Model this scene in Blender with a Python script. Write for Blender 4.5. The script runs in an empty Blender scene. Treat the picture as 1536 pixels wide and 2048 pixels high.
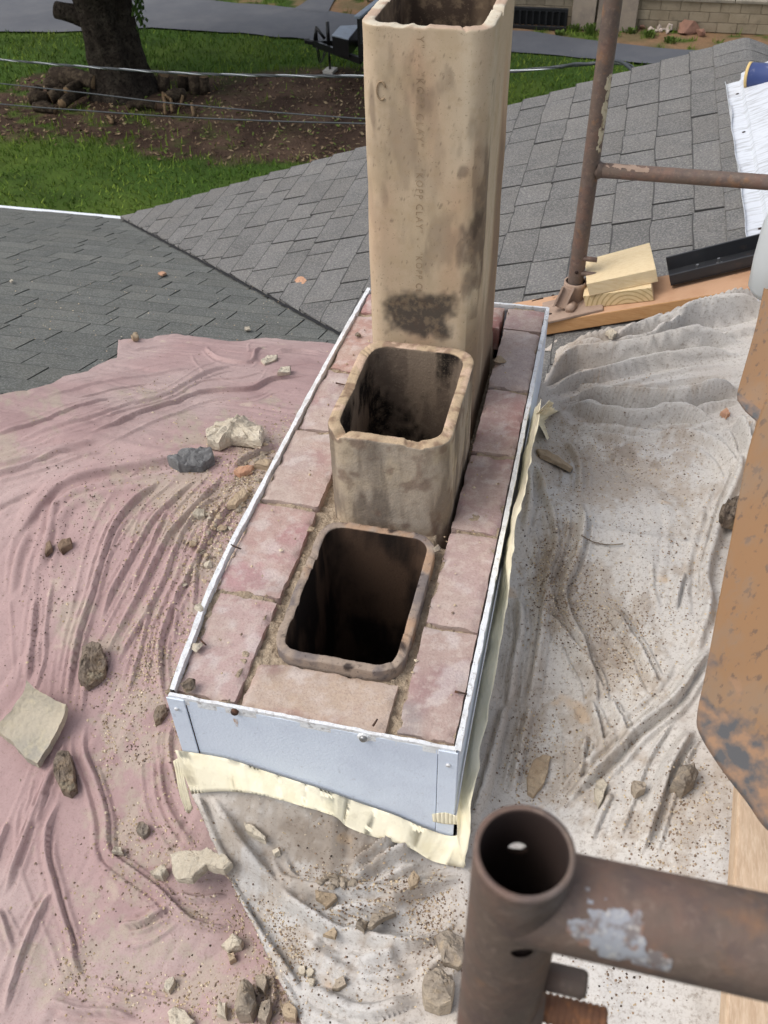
import bpy, bmesh, math, random
import numpy as np
from mathutils import Vector, Matrix
random.seed(7); RNG = np.random.default_rng(11)
SC = bpy.context.scene; COL = SC.collection

# ---------------------------------------------------------------- camera
CAM = np.array([0.30358, -0.70570, 1.11177])
YAW, PITCH, ROLL, FPX = -0.254234, 0.749143, -0.0294466, 1829.48
_f = np.array([math.sin(YAW)*math.cos(PITCH), math.cos(YAW)*math.cos(PITCH), -math.sin(PITCH)])
_r = np.array([math.cos(YAW), -math.sin(YAW), 0.0]); _u = np.cross(_r, _f)
CR = _r*math.cos(ROLL)+_u*math.sin(ROLL); CU = -_r*math.sin(ROLL)+_u*math.cos(ROLL); CF = _f
cd = bpy.data.cameras.new('camera'); cam = bpy.data.objects.new('camera', cd); COL.objects.link(cam)
cd.sensor_fit = 'VERTICAL'; cd.sensor_height = 36; cd.sensor_width = 27; cd.lens = FPX/2048*36
cd.clip_start = 0.05; cd.clip_end = 600
cam.matrix_world = Matrix(((CR[0], CU[0], -CF[0], CAM[0]), (CR[1], CU[1], -CF[1], CAM[1]),
                           (CR[2], CU[2], -CF[2], CAM[2]), (0, 0, 0, 1)))
cd.dof.use_dof = True; cd.dof.focus_distance = 1.75; cd.dof.aperture_fstop = 14
SC.camera = cam

# ---------------------------------------------------------------- sky, sun, exposure
SUN_EL, SUN_AZ = math.radians(54), math.radians(246)     # azimuth from +Y clockwise
w = bpy.data.worlds.new('World'); SC.world = w; w.use_nodes = True
nt = w.node_tree; bg = nt.nodes['Background']
sky = nt.nodes.new('ShaderNodeTexSky'); sky.sky_type = 'NISHITA'; sky.sun_disc = False
sky.sun_elevation = SUN_EL; sky.sun_rotation = SUN_AZ; sky.air_density = 1.0; sky.dust_density = 4.0; sky.ozone_density = 1.0
hs = nt.nodes.new('ShaderNodeHueSaturation'); hs.inputs['Saturation'].default_value = 0.42     # cloud veil greys the blue
nt.links.new(sky.outputs[0], hs.inputs['Color']); nt.links.new(hs.outputs[0], bg.inputs[0]); bg.inputs[1].default_value = 0.15
sl = bpy.data.lights.new('sun', 'SUN'); sl.energy = 0.75; sl.angle = math.radians(40); sl.color = (1, .97, .93)
sun = bpy.data.objects.new('sun', sl); COL.objects.link(sun)
_sd = Vector((math.sin(SUN_AZ)*math.cos(SUN_EL), math.cos(SUN_AZ)*math.cos(SUN_EL), math.sin(SUN_EL)))
sun.rotation_euler = _sd.to_track_quat('Z', 'Y').to_euler()
SC.view_settings.view_transform = 'Standard'; SC.view_settings.look = 'None'
SC.view_settings.exposure = 0.36; SC.view_settings.gamma = 1; SC.view_settings.use_curve_mapping = False
SC.render.engine = 'CYCLES'; SC.cycles.max_bounces = 6; SC.cycles.use_denoising = True

# ---------------------------------------------------------------- maths helpers
def ray(u, v): return CF + CR*(u-768)/FPX - CU*(v-1024)/FPX
def at_z(u, v, z): d = ray(u, v); return CAM + d*(z-CAM[2])/d[2]
def at_y(u, v, y): d = ray(u, v); return CAM + d*(y-CAM[1])/d[1]
def at_x(u, v, x): d = ray(u, v); return CAM + d*(x-CAM[0])/d[0]
def at_plane(u, v, p, n): d = ray(u, v); n = np.asarray(n, float); return CAM + d*(((np.asarray(p)-CAM)@n)/(d@n))
def at_depth(u, v, t): return CAM + ray(u, v)*t
def px(P):
    d = np.asarray(P, float)-CAM; z = d@CF
    return np.stack([768+FPX*(d@CR)/z, 1024-FPX*(d@CU)/z], -1)

def _h(ix, iy, iz, s):
    n = (ix*374761393 + iy*668265263 + iz*1274126177 + s*974711) & 0xffffffff
    n = ((n ^ (n >> 13))*1103515245) & 0xffffffff
    n = ((n ^ (n >> 16))*2246822519) & 0xffffffff
    return ((n ^ (n >> 15)) & 0xffff)/65535.0
def vnoise(p, s=0):
    p = np.asarray(p, float); i = np.floor(p).astype(np.int64); f = p-i; f = f*f*(3-2*f)
    o = 0
    for a in (0, 1):
        for b in (0, 1):
            for c in (0, 1):
                wgt = (f[..., 0] if a else 1-f[..., 0])*(f[..., 1] if b else 1-f[..., 1])*(f[..., 2] if c else 1-f[..., 2])
                o = o + wgt*_h(i[..., 0]+a, i[..., 1]+b, i[..., 2]+c, s)
    return o
def fbm(p, sc=1.0, oc=4, s=0):
    p = np.asarray(p, float)*sc; o = 0; amp = .5; t = 0
    for k in range(oc):
        o = o + amp*vnoise(p, s+k*17); t += amp; p = p*2.03+5.1; amp *= .5
    return o/t
def sstep(a, b, x): t = np.clip((x-a)/(b-a), 0, 1); return t*t*(3-2*t)
def lin(c):
    c = np.asarray(c, float)/255; return np.where(c <= .04045, c/12.92, ((c+.055)/1.055)**2.4)
def mixc(base, col, m): return base*(1-m[..., None]) + np.asarray(col)*m[..., None]
def spline(pts, step):
    pts = np.asarray(pts, float)
    if len(pts) < 3: 
        n = max(2, int(np.linalg.norm(pts[1]-pts[0])/step)); t = np.linspace(0, 1, n)[:, None]; return pts[0]*(1-t)+pts[1]*t
    P = np.vstack([2*pts[0]-pts[1], pts, 2*pts[-1]-pts[-2]]); out = []
    for i in range(1, len(P)-2):
        n = max(2, int(np.linalg.norm(P[i+1]-P[i])/step)); t = np.linspace(0, 1, n, endpoint=False)[:, None]
        out.append(.5*(2*P[i]+(P[i+1]-P[i-1])*t+(2*P[i-1]-5*P[i]+4*P[i+1]-P[i+2])*t**2+(3*P[i]-3*P[i+1]+P[i+2]-P[i-1])*t**3))
    return np.vstack(out+[pts[-1:]])

# ---------------------------------------------------------------- materials
def M(name, base, rough=.85, layers=(), bump=None, spec=.25, metal=0.0, attr=False, rnd=0.0, bump2=None, trans=0.0, stretch=None, coat=0, rough_var=0):
    """base sRGB 0-255; layers: (scale, lo, hi, sRGB colour, strength); bump: (scale, strength, distance)"""
    m = bpy.data.materials.new(name); m.use_nodes = True; t = m.node_tree; N = t.nodes; L = t.links; b = N['Principled BSDF']
    tc = N.new('ShaderNodeTexCoord'); co = tc.outputs['Object']
    oi = None
    if rnd or stretch:
        oi = N.new('ShaderNodeObjectInfo')
        va = N.new('ShaderNodeVectorMath'); va.operation = 'ADD'; vs = N.new('ShaderNodeVectorMath'); vs.operation = 'SCALE'
        cmb = N.new('ShaderNodeCombineXYZ')
        for k in range(3): L.new(oi.outputs['Random'], cmb.inputs[k])
        L.new(cmb.outputs[0], vs.inputs[0]); vs.inputs['Scale'].default_value = 37.0
        L.new(co, va.inputs[0]); L.new(vs.outputs[0], va.inputs[1]); co = va.outputs[0]
    if stretch:
        mp = N.new('ShaderNodeMapping'); mp.inputs['Scale'].default_value = stretch; L.new(co, mp.inputs[0]); co = mp.outputs[0]
    if attr:
        a = N.new('ShaderNodeAttribute'); a.attribute_name = 'col'; cur = a.outputs['Color']
    else:
        r = N.new('ShaderNodeRGB'); r.outputs[0].default_value = (*lin(base), 1); cur = r.outputs[0]
    for k, (sc, lo, hi, c, st) in enumerate(layers):
        n = N.new('ShaderNodeTexNoise'); n.inputs['Scale'].default_value = sc; n.inputs['Detail'].default_value = 5; n.inputs['Roughness'].default_value = .62
        L.new(co, n.inputs['Vector'])
        mr = N.new('ShaderNodeMapRange'); mr.inputs[1].default_value = lo; mr.inputs[2].default_value = hi; mr.inputs[4].default_value = st
        L.new(n.outputs[0], mr.inputs[0])
        mx = N.new('ShaderNodeMix'); mx.data_type = 'RGBA'; L.new(mr.outputs[0], mx.inputs[0]); L.new(cur, mx.inputs[6]); mx.inputs[7].default_value = (*lin(c), 1)
        cur = mx.outputs[2]
    if rnd:
        hv = N.new('ShaderNodeHueSaturation'); mr = N.new('ShaderNodeMapRange'); mr.inputs[3].default_value = 1-rnd; mr.inputs[4].default_value = 1+rnd
        L.new(oi.outputs['Random'], mr.inputs[0]); L.new(mr.outputs[0], hv.inputs['Value']); L.new(cur, hv.inputs['Color']); cur = hv.outputs[0]
    L.new(cur, b.inputs['Base Color'])
    b.inputs['Roughness'].default_value = rough; b.inputs['Specular IOR Level'].default_value = spec; b.inputs['Metallic'].default_value = metal
    if trans: b.inputs['Transmission Weight'].default_value = trans
    if coat: b.inputs['Coat Weight'].default_value = coat
    prev = None
    for bp in (bump, bump2):
        if not bp: continue
        n = N.new('ShaderNodeTexNoise'); n.inputs['Scale'].default_value = bp[0]; n.inputs['Detail'].default_value = 3; L.new(co, n.inputs['Vector'])
        bn = N.new('ShaderNodeBump'); bn.inputs['Strength'].default_value = bp[1]; bn.inputs['Distance'].default_value = bp[2]
        L.new(n.outputs[0], bn.inputs['Height'])
        if prev: L.new(prev, bn.inputs['Normal'])
        prev = bn.outputs[0]
    if prev: L.new(prev, b.inputs['Normal'])
    return m

# ---------------------------------------------------------------- object helpers
def tag(o, label=None, cat=None, group=None, kind=None):
    if label: o['label'] = label
    if cat: o['category'] = cat
    if group: o['group'] = group
    if kind: o['kind'] = kind
    return o
def link(o, parent=None):
    COL.objects.link(o)
    if parent is not None: o.parent = parent
    return o
def empty(name, loc=(0, 0, 0)):
    o = bpy.data.objects.new(name, None); o.location = loc; o.empty_display_size = .05; COL.objects.link(o); return o
def mesh(name, V, F, mats, parent=None, smooth=True, col=None, fm=None):
    """V in world coordinates; when parented to an Empty at p the vertices are kept in world by subtracting p."""
    V = np.asarray(V, float)
    if parent is not None:
        q = parent; off = np.zeros(3)
        while q is not None: off += np.array(q.location); q = q.parent
        V = V-off
    me = bpy.data.meshes.new(name); me.from_pydata(V.tolist(), [], F if isinstance(F, list) else F.tolist())
    for m in (mats if isinstance(mats, (list, tuple)) else [mats]): me.materials.append(m)
    if smooth: me.polygons.foreach_set('use_smooth', [True]*len(me.polygons))
    if fm is not None: me.polygons.foreach_set('material_index', np.asarray(fm, dtype=np.int32))
    if col is not None:
        a = me.color_attributes.new('col', 'FLOAT_COLOR', 'POINT'); c = np.ones((len(V), 4)); c[:, :3] = col; a.data.foreach_set('color', c.ravel())
    me.update()
    return link(bpy.data.objects.new(name, me), parent)
def place(o, base):
    """move an unparented world-built mesh so that its origin is at base"""
    b = Vector(base); o.data.transform(Matrix.Translation(-b)); o.location = b; return o
def grid_faces(nu, nv, wrap=False, off=0):
    F = []
    for j in range(nv-1):
        for i in range(nu if wrap else nu-1):
            a = j*nu+i; b = j*nu+(i+1) % nu; F.append([off+a, off+b, off+b+nu, off+a+nu])
    return F
def tube(path, r, n=16, cap=True, closed=False):
    P = np.asarray(path, float); k = len(P); r = np.broadcast_to(np.asarray(r, float), (k,))
    T = np.gradient(P, axis=0); T /= np.linalg.norm(T, axis=1)[:, None]
    up = np.array([0, 0, 1.]) if abs(T[0][2]) < .9 else np.array([1., 0, 0])
    A = np.cross(T[0], up); A /= np.linalg.norm(A); V = []
    for i in range(k):
        A = A-T[i]*(A@T[i]); A /= np.linalg.norm(A); B = np.cross(T[i], A)
        for j in range(n):
            t = 2*math.pi*j/n; V.append(P[i]+r[i]*(A*math.cos(t)+B*math.sin(t)))
    F = grid_faces(n, k, True)
    if cap: F += [list(range(n))[::-1], [(k-1)*n+j for j in range(n)]]
    return np.array(V), F
def box(c, s, R=None):
    V = np.array([[x, y, z] for x in (-.5, .5) for y in (-.5, .5) for z in (-.5, .5)])*np.asarray(s)
    if R is not None: V = V@np.asarray(R).T
    return V+np.asarray(c), [[0, 1, 3, 2], [4, 6, 7, 5], [0, 4, 5, 1], [2, 3, 7, 6], [0, 2, 6, 4], [1, 5, 7, 3]]
def join(*vf):
    V = []; F = []; n = 0
    for v, f in vf:
        V.append(np.asarray(v)); F += [[i+n for i in q] for q in f]; n += len(v)
    return np.vstack(V), F
def bevel(o, wd=.003, seg=2):
    m = o.modifiers.new('bevel', 'BEVEL'); m.width = wd; m.segments = seg; m.limit_method = 'ANGLE'; return o
def frame(x, z):
    """rotation matrix whose columns are the local axes: X along x, Z near z"""
    x = np.asarray(x, float); x = x/np.linalg.norm(x); z = np.asarray(z, float); y = np.cross(z, x); y /= np.linalg.norm(y); z = np.cross(x, y)
    return np.stack([x, y, z], 1)

# ---------------------------------------------------------------- the roof surface
SR, SL = .343, 1/3
XR, YR = .80, .65                       # ridges of the two roofs
EX, EY, EZ = -2.34, 3.77, -1.2          # where valley, eave and rake meet
GROUND = -4.6
def z_main(x): x = np.asarray(x, float); zr = EZ+SR*(XR-EX); return np.where(x <= XR, EZ+SR*(x-EX), zr-SR*(x-XR))
def z_gable(y): y = np.asarray(y, float); zr = EZ+SL*(EY-YR); return np.where(y >= YR, EZ+SL*(EY-y), zr-SL*(YR-y))
def z_roof(x, y): return np.maximum(z_main(x), z_gable(y))
def on_surf(u, v, fn=z_roof):
    d = ray(u, v); a, b = .3, 8.0
    ts = np.linspace(a, b, 400); P = CAM+ts[:, None]*d; g = P[:, 2]-fn(P[:, 0], P[:, 1])
    k = np.argmax(g < 0) if (g < 0).any() else len(ts)-1
    a, b = ts[max(k-1, 0)], ts[k]
    for _ in range(30):
        m = (a+b)/2; p = CAM+m*d
        if p[2] > fn(p[0], p[1]): a = m
        else: b = m
    return CAM+a*d
# ================================================================ GROUND AND YARD
m_ground = M('ground_cover', (0, 0, 0), .95, attr=True, layers=((14, .45, .75, (58, 48, 36), .35), (60, .5, .8, (40, 34, 28), .4)), bump=(30, .6, .03), spec=.05)
m_road = M('asphalt', (92, 94, 99), .8, layers=((1.2, .4, .7, (112, 112, 114), .6), (.5, .45, .7, (76, 78, 84), .6), (90, .5, .8, (60, 60, 62), .5)), bump=(160, .3, .005), spec=.3)
m_grass = M('grass', (0, 0, 0), .8, attr=True, spec=.1)

def soil_mask(U):
    u, v = U[:, 0], U[:, 1]
    up = np.interp(u, [-400, 0, 60, 150, 230, 300, 420, 560, 720, 1030, 1100], [190, 178, 152, 140, 150, 140, 150, 136, 140, 70, 60])
    lo = np.interp(u, [-400, 0, 100, 240, 360, 480, 620, 720, 1030], [265, 275, 278, 296, 318, 330, 326, 312, 60])
    p = np.stack([u/60, v/26, u*0], -1); n = fbm(p, 1, 4, 3)-.5
    m = sstep(-7, 9, v-up+n*42)*sstep(-7, 9, lo-v+n*34)
    m *= 1-.8*sstep(.02, .10, fbm(np.stack([u/26, v/11, u*0+4], -1), 1, 3, 8)-.53)*sstep(700, 60, u)
    return np.clip(m, 0, 1)
def bank_mask(U):           # bare earth beyond the drive
    u, v = U[:, 0], U[:, 1]
    n = fbm(np.stack([u/30, v/9, u*0], -1), 1, 4, 21)
    return sstep(.42, .56, n+np.where(u > 620, .12, -.12))
gx = np.concatenate([[-250, -120, -60, -32], np.linspace(-22, 8, 230), [20, 50, 120, 250]])
gy = np.concatenate([[-250, -100, -30, 0], np.linspace(5, 28, 200), [40, 70, 120, 300]])
GX, GY = np.meshgrid(gx, gy); gp = np.stack([GX.ravel(), GY.ravel(), np.full(GX.size, GROUND)], -1)
fine = (gp[:, 0] > -22) & (gp[:, 0] < 8) & (gp[:, 1] > 5) & (gp[:, 1] < 28)
GU = px(np.where(fine[:, None], gp, [0, 15, GROUND])); 
road_near = [(-260, 52), (-100, 60), (0, 65), (140, 66), (300, 60), (480, 70), (620, 82), (800, 92), (1040, 109), (1240, 126), (1500, 150), (1800, 180)]
road_far = [(-260, -40), (-100, -34), (100, -26), (300, -8), (420, 4), (590, 18), (720, 33), (900, 50), (1030, 64), (1240, 90), (1500, 116), (1800, 145)]
def far_side(U): return U[:, 1] < np.interp(U[:, 0], [p[0] for p in road_far], [p[1] for p in road_far])
sm = soil_mask(GU); fs = far_side(GU)
sm = np.where(fs, bank_mask(GU), sm)
sm = np.where(fine, sm, 0)
g1 = fbm(gp, .5, 4, 5); g2 = fbm(gp, 2.2, 3, 6)
gc = mixc(np.tile(lin((64, 88, 38)), (len(gp), 1)), lin((94, 110, 48)), sstep(.35, .7, g1)*.6)
gc = mixc(gc, lin((44, 62, 28)), sstep(.5, .75, g2)*.5)
soil = mixc(np.tile(lin((70, 56, 48)), (len(gp), 1)), lin((96, 78, 66)), sstep(.4, .7, g2))
soil = np.where(fs[:, None], mixc(np.tile(lin((140, 112, 86)), (len(gp), 1)), lin((118, 104, 78)), sstep(.4, .7, g2)), soil)
gc = gc*(1-sm[:, None])+soil*sm[:, None]
gp[:, 2] += np.where(fine, (fbm(gp, 1.5, 3, 9)-.5)*.05, 0)
tag(mesh('ground', gp, grid_faces(len(gx), len(gy)), m_ground, col=gc), kind='structure', label='lawn with a bare soil bed below the roof')
def ribbon(A, B, z):
    A = spline([at_z(*p, GROUND)[:2] for p in A], .35); B = spline([at_z(*p, GROUND)[:2] for p in B], .35)
    n = min(len(A), len(B)); A = A[np.linspace(0, len(A)-1, n).astype(int)]; B = B[np.linspace(0, len(B)-1, n).astype(int)]
    j = (fbm(np.c_[A, A[:, :1]*0], 2.5, 3, 4)-.5)*.22; A = A+np.stack([j*0, j], -1)
    B = B+np.stack([j*0, (fbm(np.c_[B, B[:, :1]*0], 2.5, 3, 14)-.5)*.22], -1)
    k = 5; V = np.vstack([A*(1-t)+B*t for t in np.linspace(0, 1, k)]); V = np.c_[V, np.full(len(V), z)]
    return V, grid_faces(n, k)
V, F = ribbon(road_near, road_far, GROUND+.034)
tag(mesh('driveway', V, F, m_road), kind='structure', label='grey asphalt driveway crossing behind the tree')
V, F = ribbon([(655, 30), (668, 5), (690, -40), (720, -120)], [(585, 22), (620, 0), (655, -40), (700, -120)], GROUND+.038)
tag(mesh('side_drive', V, F, m_road), kind='structure', label='asphalt side drive branching off between two grass banks')

# grass blades: uncountable
N = 95000
P = np.c_[RNG.uniform(-17, 3.5, N), RNG.uniform(7, 26, N), np.full(N, GROUND)]
U = px(P); fsp = far_side(U)
s_ = np.where(fsp, bank_mask(U), soil_mask(U))
yn = np.interp(U[:, 0], [p[0] for p in road_near], [p[1] for p in road_near]); onroad = (~fsp) & (U[:, 1] < yn+1)
keep = (RNG.random(N) > s_*1.06) & ~onroad & (U[:, 1] > -40) & (U[:, 0] > -60) & (U[:, 0] < 1500) & ~((U[:, 1] < 30) & (U[:, 0] > 570) & (U[:, 0] < 665) & fsp)
P = P[keep]; n = len(P); tall = np.where(px(P)[:, 1] > 330, .05, .06)*RNG.uniform(.6, 1.5, n)*np.where(s_[keep] > .25, 1.6, 1)
a = RNG.uniform(0, 6.28, n); wd = RNG.uniform(.006, .014, n); lean = RNG.normal(0, .03, (n, 2))
dx = np.stack([np.cos(a)*wd, np.sin(a)*wd, a*0], -1); tip = np.c_[lean, tall]
V = np.stack([P-dx, P+dx, P+tip+dx*.3, P+tip-dx*.3], 1).reshape(-1, 3)
gr = fbm(P, .6, 3, 31); gg = mixc(np.tile(lin((74, 102, 38)), (n, 1)), lin((118, 136, 56)), sstep(.3, .75, gr+RNG.normal(0, .12, n))); gg *= RNG.uniform(.6, 1.25, (n, 1))
gg = mixc(gg, lin((120, 140, 50)), (s_[keep] > .25)*.55)
tag(mesh('lawn_grass', V, np.arange(4*n).reshape(-1, 4), m_grass, col=np.repeat(gg, 4, 0), smooth=False), 'short green lawn grass in patches round the tree and drive', 'grass', kind='stuff')
# leaf litter and wood chips on the soil bed: uncountable
N = 5200; U = np.c_[RNG.uniform(-20, 760, N), RNG.uniform(130, 330, N)]; U = U[RNG.random(N) < soil_mask(U)*.8]
c = np.array([at_z(u, v, GROUND+.03) for u, v in U]); n = len(c); a = RNG.uniform(0, 6.28, n); l = RNG.uniform(.012, .05, n)
d1 = np.stack([np.cos(a)*l, np.sin(a)*l, RNG.normal(0, .012, n)], -1); d2 = np.stack([-np.sin(a)*l*.4, np.cos(a)*l*.4, RNG.normal(0, .008, n)], -1)
V = np.stack([c-d1, c-d2, c+d1, c+d2], 1).reshape(-1, 3)
lc = np.array([lin(k) for k in ((126, 104, 82), (96, 78, 62), (150, 132, 104), (70, 56, 46), (100, 118, 56))])[RNG.integers(0, 5, n)]
tag(mesh('leaf_litter', V, np.arange(4*n).reshape(-1, 4), m_grass, col=np.repeat(lc, 4, 0), smooth=False), 'dry leaves and wood chips strewn over the soil bed', 'litter', kind='stuff')

# ---------------------------------------------------------------- tree
m_bark = M('bark', (50, 44, 39), .95, layers=((5, .45, .62, (72, 66, 58), .7), (16, .5, .64, (28, 24, 21), .8)), bump=(22, .9, .05), spec=.05)
m_leaf = M('leaf', (52, 74, 30), .7, layers=((3, .4, .7, (78, 98, 44), .7),), spec=.15)
m_cut = M('cut_wood', (124, 104, 80), .9, layers=((20, .45, .7, (84, 66, 50), .7),), bump=(40, .4, .01), spec=.05)
TB = at_z(246, 184, GROUND); tree = tag(empty('tree', TB), 'massive dark shade tree trunk with a sawn-off limb stub', 'tree')
nz, na = 60, 72; zz = np.linspace(-.15, 3.4, nz); V = []
for z in zz:
    for k in range(na):
        t = 2*math.pi*k/na
        r = .47+.20*math.exp(-max(z, 0)/.28)-.02*min(z, 1.2)+.26*max(0, z-1.35)**1.3*.8
        r *= 1+.05*math.sin(5*t+.6*z)+.035*math.sin(9*t+2*z+1)+.03*math.sin(3*t)
        V.append([r*math.cos(t)-.03*z, r*math.sin(t), z])
V = np.array(V); nn = V.copy(); nn[:, 2] = 0; nn /= np.linalg.norm(nn, axis=1)[:, None]
V += nn*((fbm(V*[6, 6, 1.6], 1, 4, 2)-.5)*.16)[:, None]
mesh('trunk', V+TB, grid_faces(na, nz, True), m_bark, tree)
def limb(path, r0, r1, name='limb', cut=False, par=None):
    P = spline(path, .12); r = np.linspace(r0, r1, len(P)); v, f = tube(P, r, 18)
    v = v+(fbm(v, 6, 3, 5)-.5)[:, None]*.05*(v-np.repeat(P, 18, 0))/r0
    return mesh(name, v, f, m_bark, tree)
limb([TB+[-.25, 0, 1.2], TB+[-.62, -.06, 1.30], TB+[-.92, -.08, 1.36]], .2, .135, 'limb_stub')
limb([TB+[-.3, 0, 1.7], TB+[-.75, -.05, 2.05], TB+[-1.7, .1, 2.9], TB+[-3, .2, 4]], .26, .1)
limb([TB+[.2, 0, 2.3], TB+[.8, .1, 3.3], TB+[2, .2, 4.6]], .3, .1)
limb([TB+[0, 0, 2.8], TB+[0, .1, 4], TB+[-.3, .1, 6]], .4, .12)
n = 7000; q = RNG.normal(0, 1, (n, 3)); q /= np.linalg.norm(q, axis=1)[:, None]; q *= RNG.uniform(.25, 1, (n, 1))**.5
cl = fbm(q, 3, 2, 12); q = q[cl > .45]; n = len(q); c = TB+[0, 0.5, 5.6]+q*[4.6, 4.6, 2.6]
s1 = RNG.normal(0, 1, (n, 3)); s1 /= np.linalg.norm(s1, axis=1)[:, None]; s2 = np.cross(s1, RNG.normal(0, 1, (n, 3))); s2 /= np.linalg.norm(s2, axis=1)[:, None]
k = RNG.uniform(.12, .22, (n, 1)); V = np.stack([c-s1*k, c-s2*k*.7, c+s1*k, c+s2*k*.7], 1).reshape(-1, 3)
mesh('crown', V, np.arange(4*n).reshape(-1, 4), m_leaf, tree, smooth=False)
n = 70; b0 = at_y(277, 22, TB[1]-.35); c = b0+RNG.normal(0, 1, (n, 3))*[.05, .05, .16]; s1 = np.c_[RNG.normal(0, .4, (n, 2)), -np.ones(n)]; s2 = np.cross(s1, RNG.normal(0, 1, (n, 3))); s2 /= np.linalg.norm(s2, axis=1)[:, None]
V = np.stack([c-s1*.05, c-s2*.03, c+s1*.05, c+s2*.03], 1).reshape(-1, 3)
mesh('leaf_sprig', V, np.arange(4*n).reshape(-1, 4), m_leaf, tree, smooth=False)

# ---------------------------------------------------------------- cut logs round the tree
m_log = M('log_bark', (56, 48, 41), .95, layers=((9, .45, .7, (104, 92, 76), .8), (30, .5, .75, (36, 30, 26), .8)), bump=(30, .9, .03), spec=.05, rnd=.25)
logs = [((107, 150), (192, 165), .14, .30, 'long dark log lying on top of the pile left of the tree'), ((94, 172), (134, 172), .12, .16, 'short log in the pile under the long dark log'),
        ((134, 182), (163, 168), .075, .26, 'pale thin log leaning in the pile near the trunk'), ((124, 208), (166, 184), .085, .14, 'pale split log at the front of the pile near the trunk'),
        ((58, 199), (98, 195), .10, .1, 'log at the far left end of the pile'), ((64, 186), (86, 184), .09, .16, 'small dark log end behind the leftmost log'),
        ((100, 196), (140, 186), .1, .1, 'dark log in the middle of the pile'), ((70, 214), (112, 220), .08, .07, 'half-buried log at the front left of the pile'),
        ((258, 211), (312, 212), .075, .07, 'flat pale log lying at the foot of the trunk'), ((334, 197), (368, 188), .1, .12, 'thick pale forked branch piece right of the trunk')]
for a, b, r, h, lb in logs:
    A, B = at_z(*a, GROUND+h), at_z(*b, GROUND+h); P = spline([A, (A+B)/2+[0, 0, .03], B], .06); rr = r*(1+.12*np.sin(np.linspace(0, 5, len(P))))
    v, f = tube(P, rr, 14); v += ((fbm(v, 9, 3, 7)-.5)*.05)[:, None]
    o = mesh('log', v, f, [m_log, m_cut], smooth=True); o.data.polygons[-1].material_index = 1; o.data.polygons[-2].material_index = 1
    place(o, (A+B)/2*[1, 1, 0]+[0, 0, A[2]-r]); tag(o, lb, 'log', 'cut logs piled round the tree')
for k, (a, hgt, r, lb) in enumerate([((392, 186), .34, .12, 'upright dark log stump at the right end of the cut wood'), ((409, 186), .3, .1, 'upright pale log stump rightmost of the cut wood'), ((368, 180), .26, .1, 'upright log stump behind the forked branch piece'), ((330, 182), .28, .11, 'upright stump nearest the trunk on its right side')]):
    A = at_z(*a, GROUND); v, f = tube([A-[0, 0, .02], A+[.01, 0, hgt*.5], A+[.03, 0, hgt]], [r*1.1, r, r*.95], 16); v += ((fbm(v, 9, 3, 9)-.5)*.05)[:, None]
    o = mesh('stump', v, f, [m_log, m_cut]); o.data.polygons[-1].material_index = 1; place(o, A); tag(o, lb, 'stump', 'cut logs piled round the tree')
for a, b, h, lb in [((331, 228), (325, 186), .16, 'pale stick leaning upright left of the forked branch'), ((344, 224), (341, 196), .14, 'pale stick leaning upright below the forked branch'), ((360, 214), (366, 190), .2, 'short pale stick at the right of the forked branch'), ((387, 232), (383, 207), .12, 'thin stick standing in front of the dark stump'), ((216, 232), (224, 246), .05, 'reddish split stick lying on the soil below the trunk')]:
    A = at_z(*a, GROUND+.02); B = at_z(*b, GROUND+h); v, f = tube(spline([A, (A+B)/2+[.01, 0, .02], B], .05), .028, 8); v += ((fbm(v, 14, 2, 3)-.5)*.03)[:, None]
    o = mesh('stick', v, f, m_cut); place(o, A); tag(o, lb, 'stick')

# ---------------------------------------------------------------- block wall, fence and things beyond the drive
m_block = M('concrete_block', (162, 149, 128), .95, layers=((2.2, .42, .7, (136, 124, 104), .8), (7, .55, .8, (92, 86, 76), .6), (70, .5, .8, (190, 178, 158), .4)), bump=(90, .5, .01), spec=.1, rnd=.08)
m_coping = M('coping', (150, 142, 128), .95, layers=((3, .45, .7, (112, 106, 96), .7),), bump=(60, .4, .01), rnd=.05)
m_rail = M('white_rail', (214, 216, 214), .5, layers=((8, .5, .8, (150, 140, 126), .5),))
WY = 20.75; WZ0 = GROUND; BH = .185; BL = .39
wall = tag(empty('retaining_wall', (1, WY, WZ0)), 'low tan concrete block wall with flat coping beyond the drive', 'wall')
bm_v, bm_f = box((0, 0, 0), (BL-.007, .19, BH-.007))
me = bpy.data.meshes.new('block'); me.from_pydata(bm_v.tolist(), [], bm_f); me.materials.append(m_block)
for j in range(3):
    for i in range(26):
        o = bpy.data.objects.new('block', me); o.location = (-3.6+i*BL+(BL/2 if j % 2 else 0)-1, RNG.normal(0, .004), BH*(j+.5)); link(o, wall); bevel(o, .006, 1)
v, f = box((-3.8+5.1, WY+.02, WZ0+BH*1.5), (10.2, .14, BH*3-.02)); mesh('mortar_core', v, f, M('mortar', (146, 134, 116), .95), wall, smooth=False)
for i in range(10):
    v, f = box((-3.6+i*1.02+.3, WY-.01, WZ0+BH*3+.03), (1.0, .27, .055)); bevel(mesh('coping_stone', v, f, m_coping, wall, smooth=False), .008)
fence = tag(empty('fence', (2, WY+.05, WZ0+BH*3+.06)), 'white railing with thin posts on top of the block wall', 'fence')
for i in range(8):
    u = 1312+i*72; p = at_y(u, 8, WY+.05); v, f = tube([[p[0], WY+.05, WZ0+BH*3+.05], [p[0]+.03, WY+.05, WZ0+BH*3+1.1]], .02, 8); mesh('post', v, f, m_rail, fence)
for h in (.1, 1.05):
    v, f = tube([[.4, WY+.05, WZ0+BH*3+.05+h], [7, WY+.05, WZ0+BH*3+.05+h]], .018 if h > .5 else .012, 8); mesh('rail', v, f, m_rail, fence)
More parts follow.
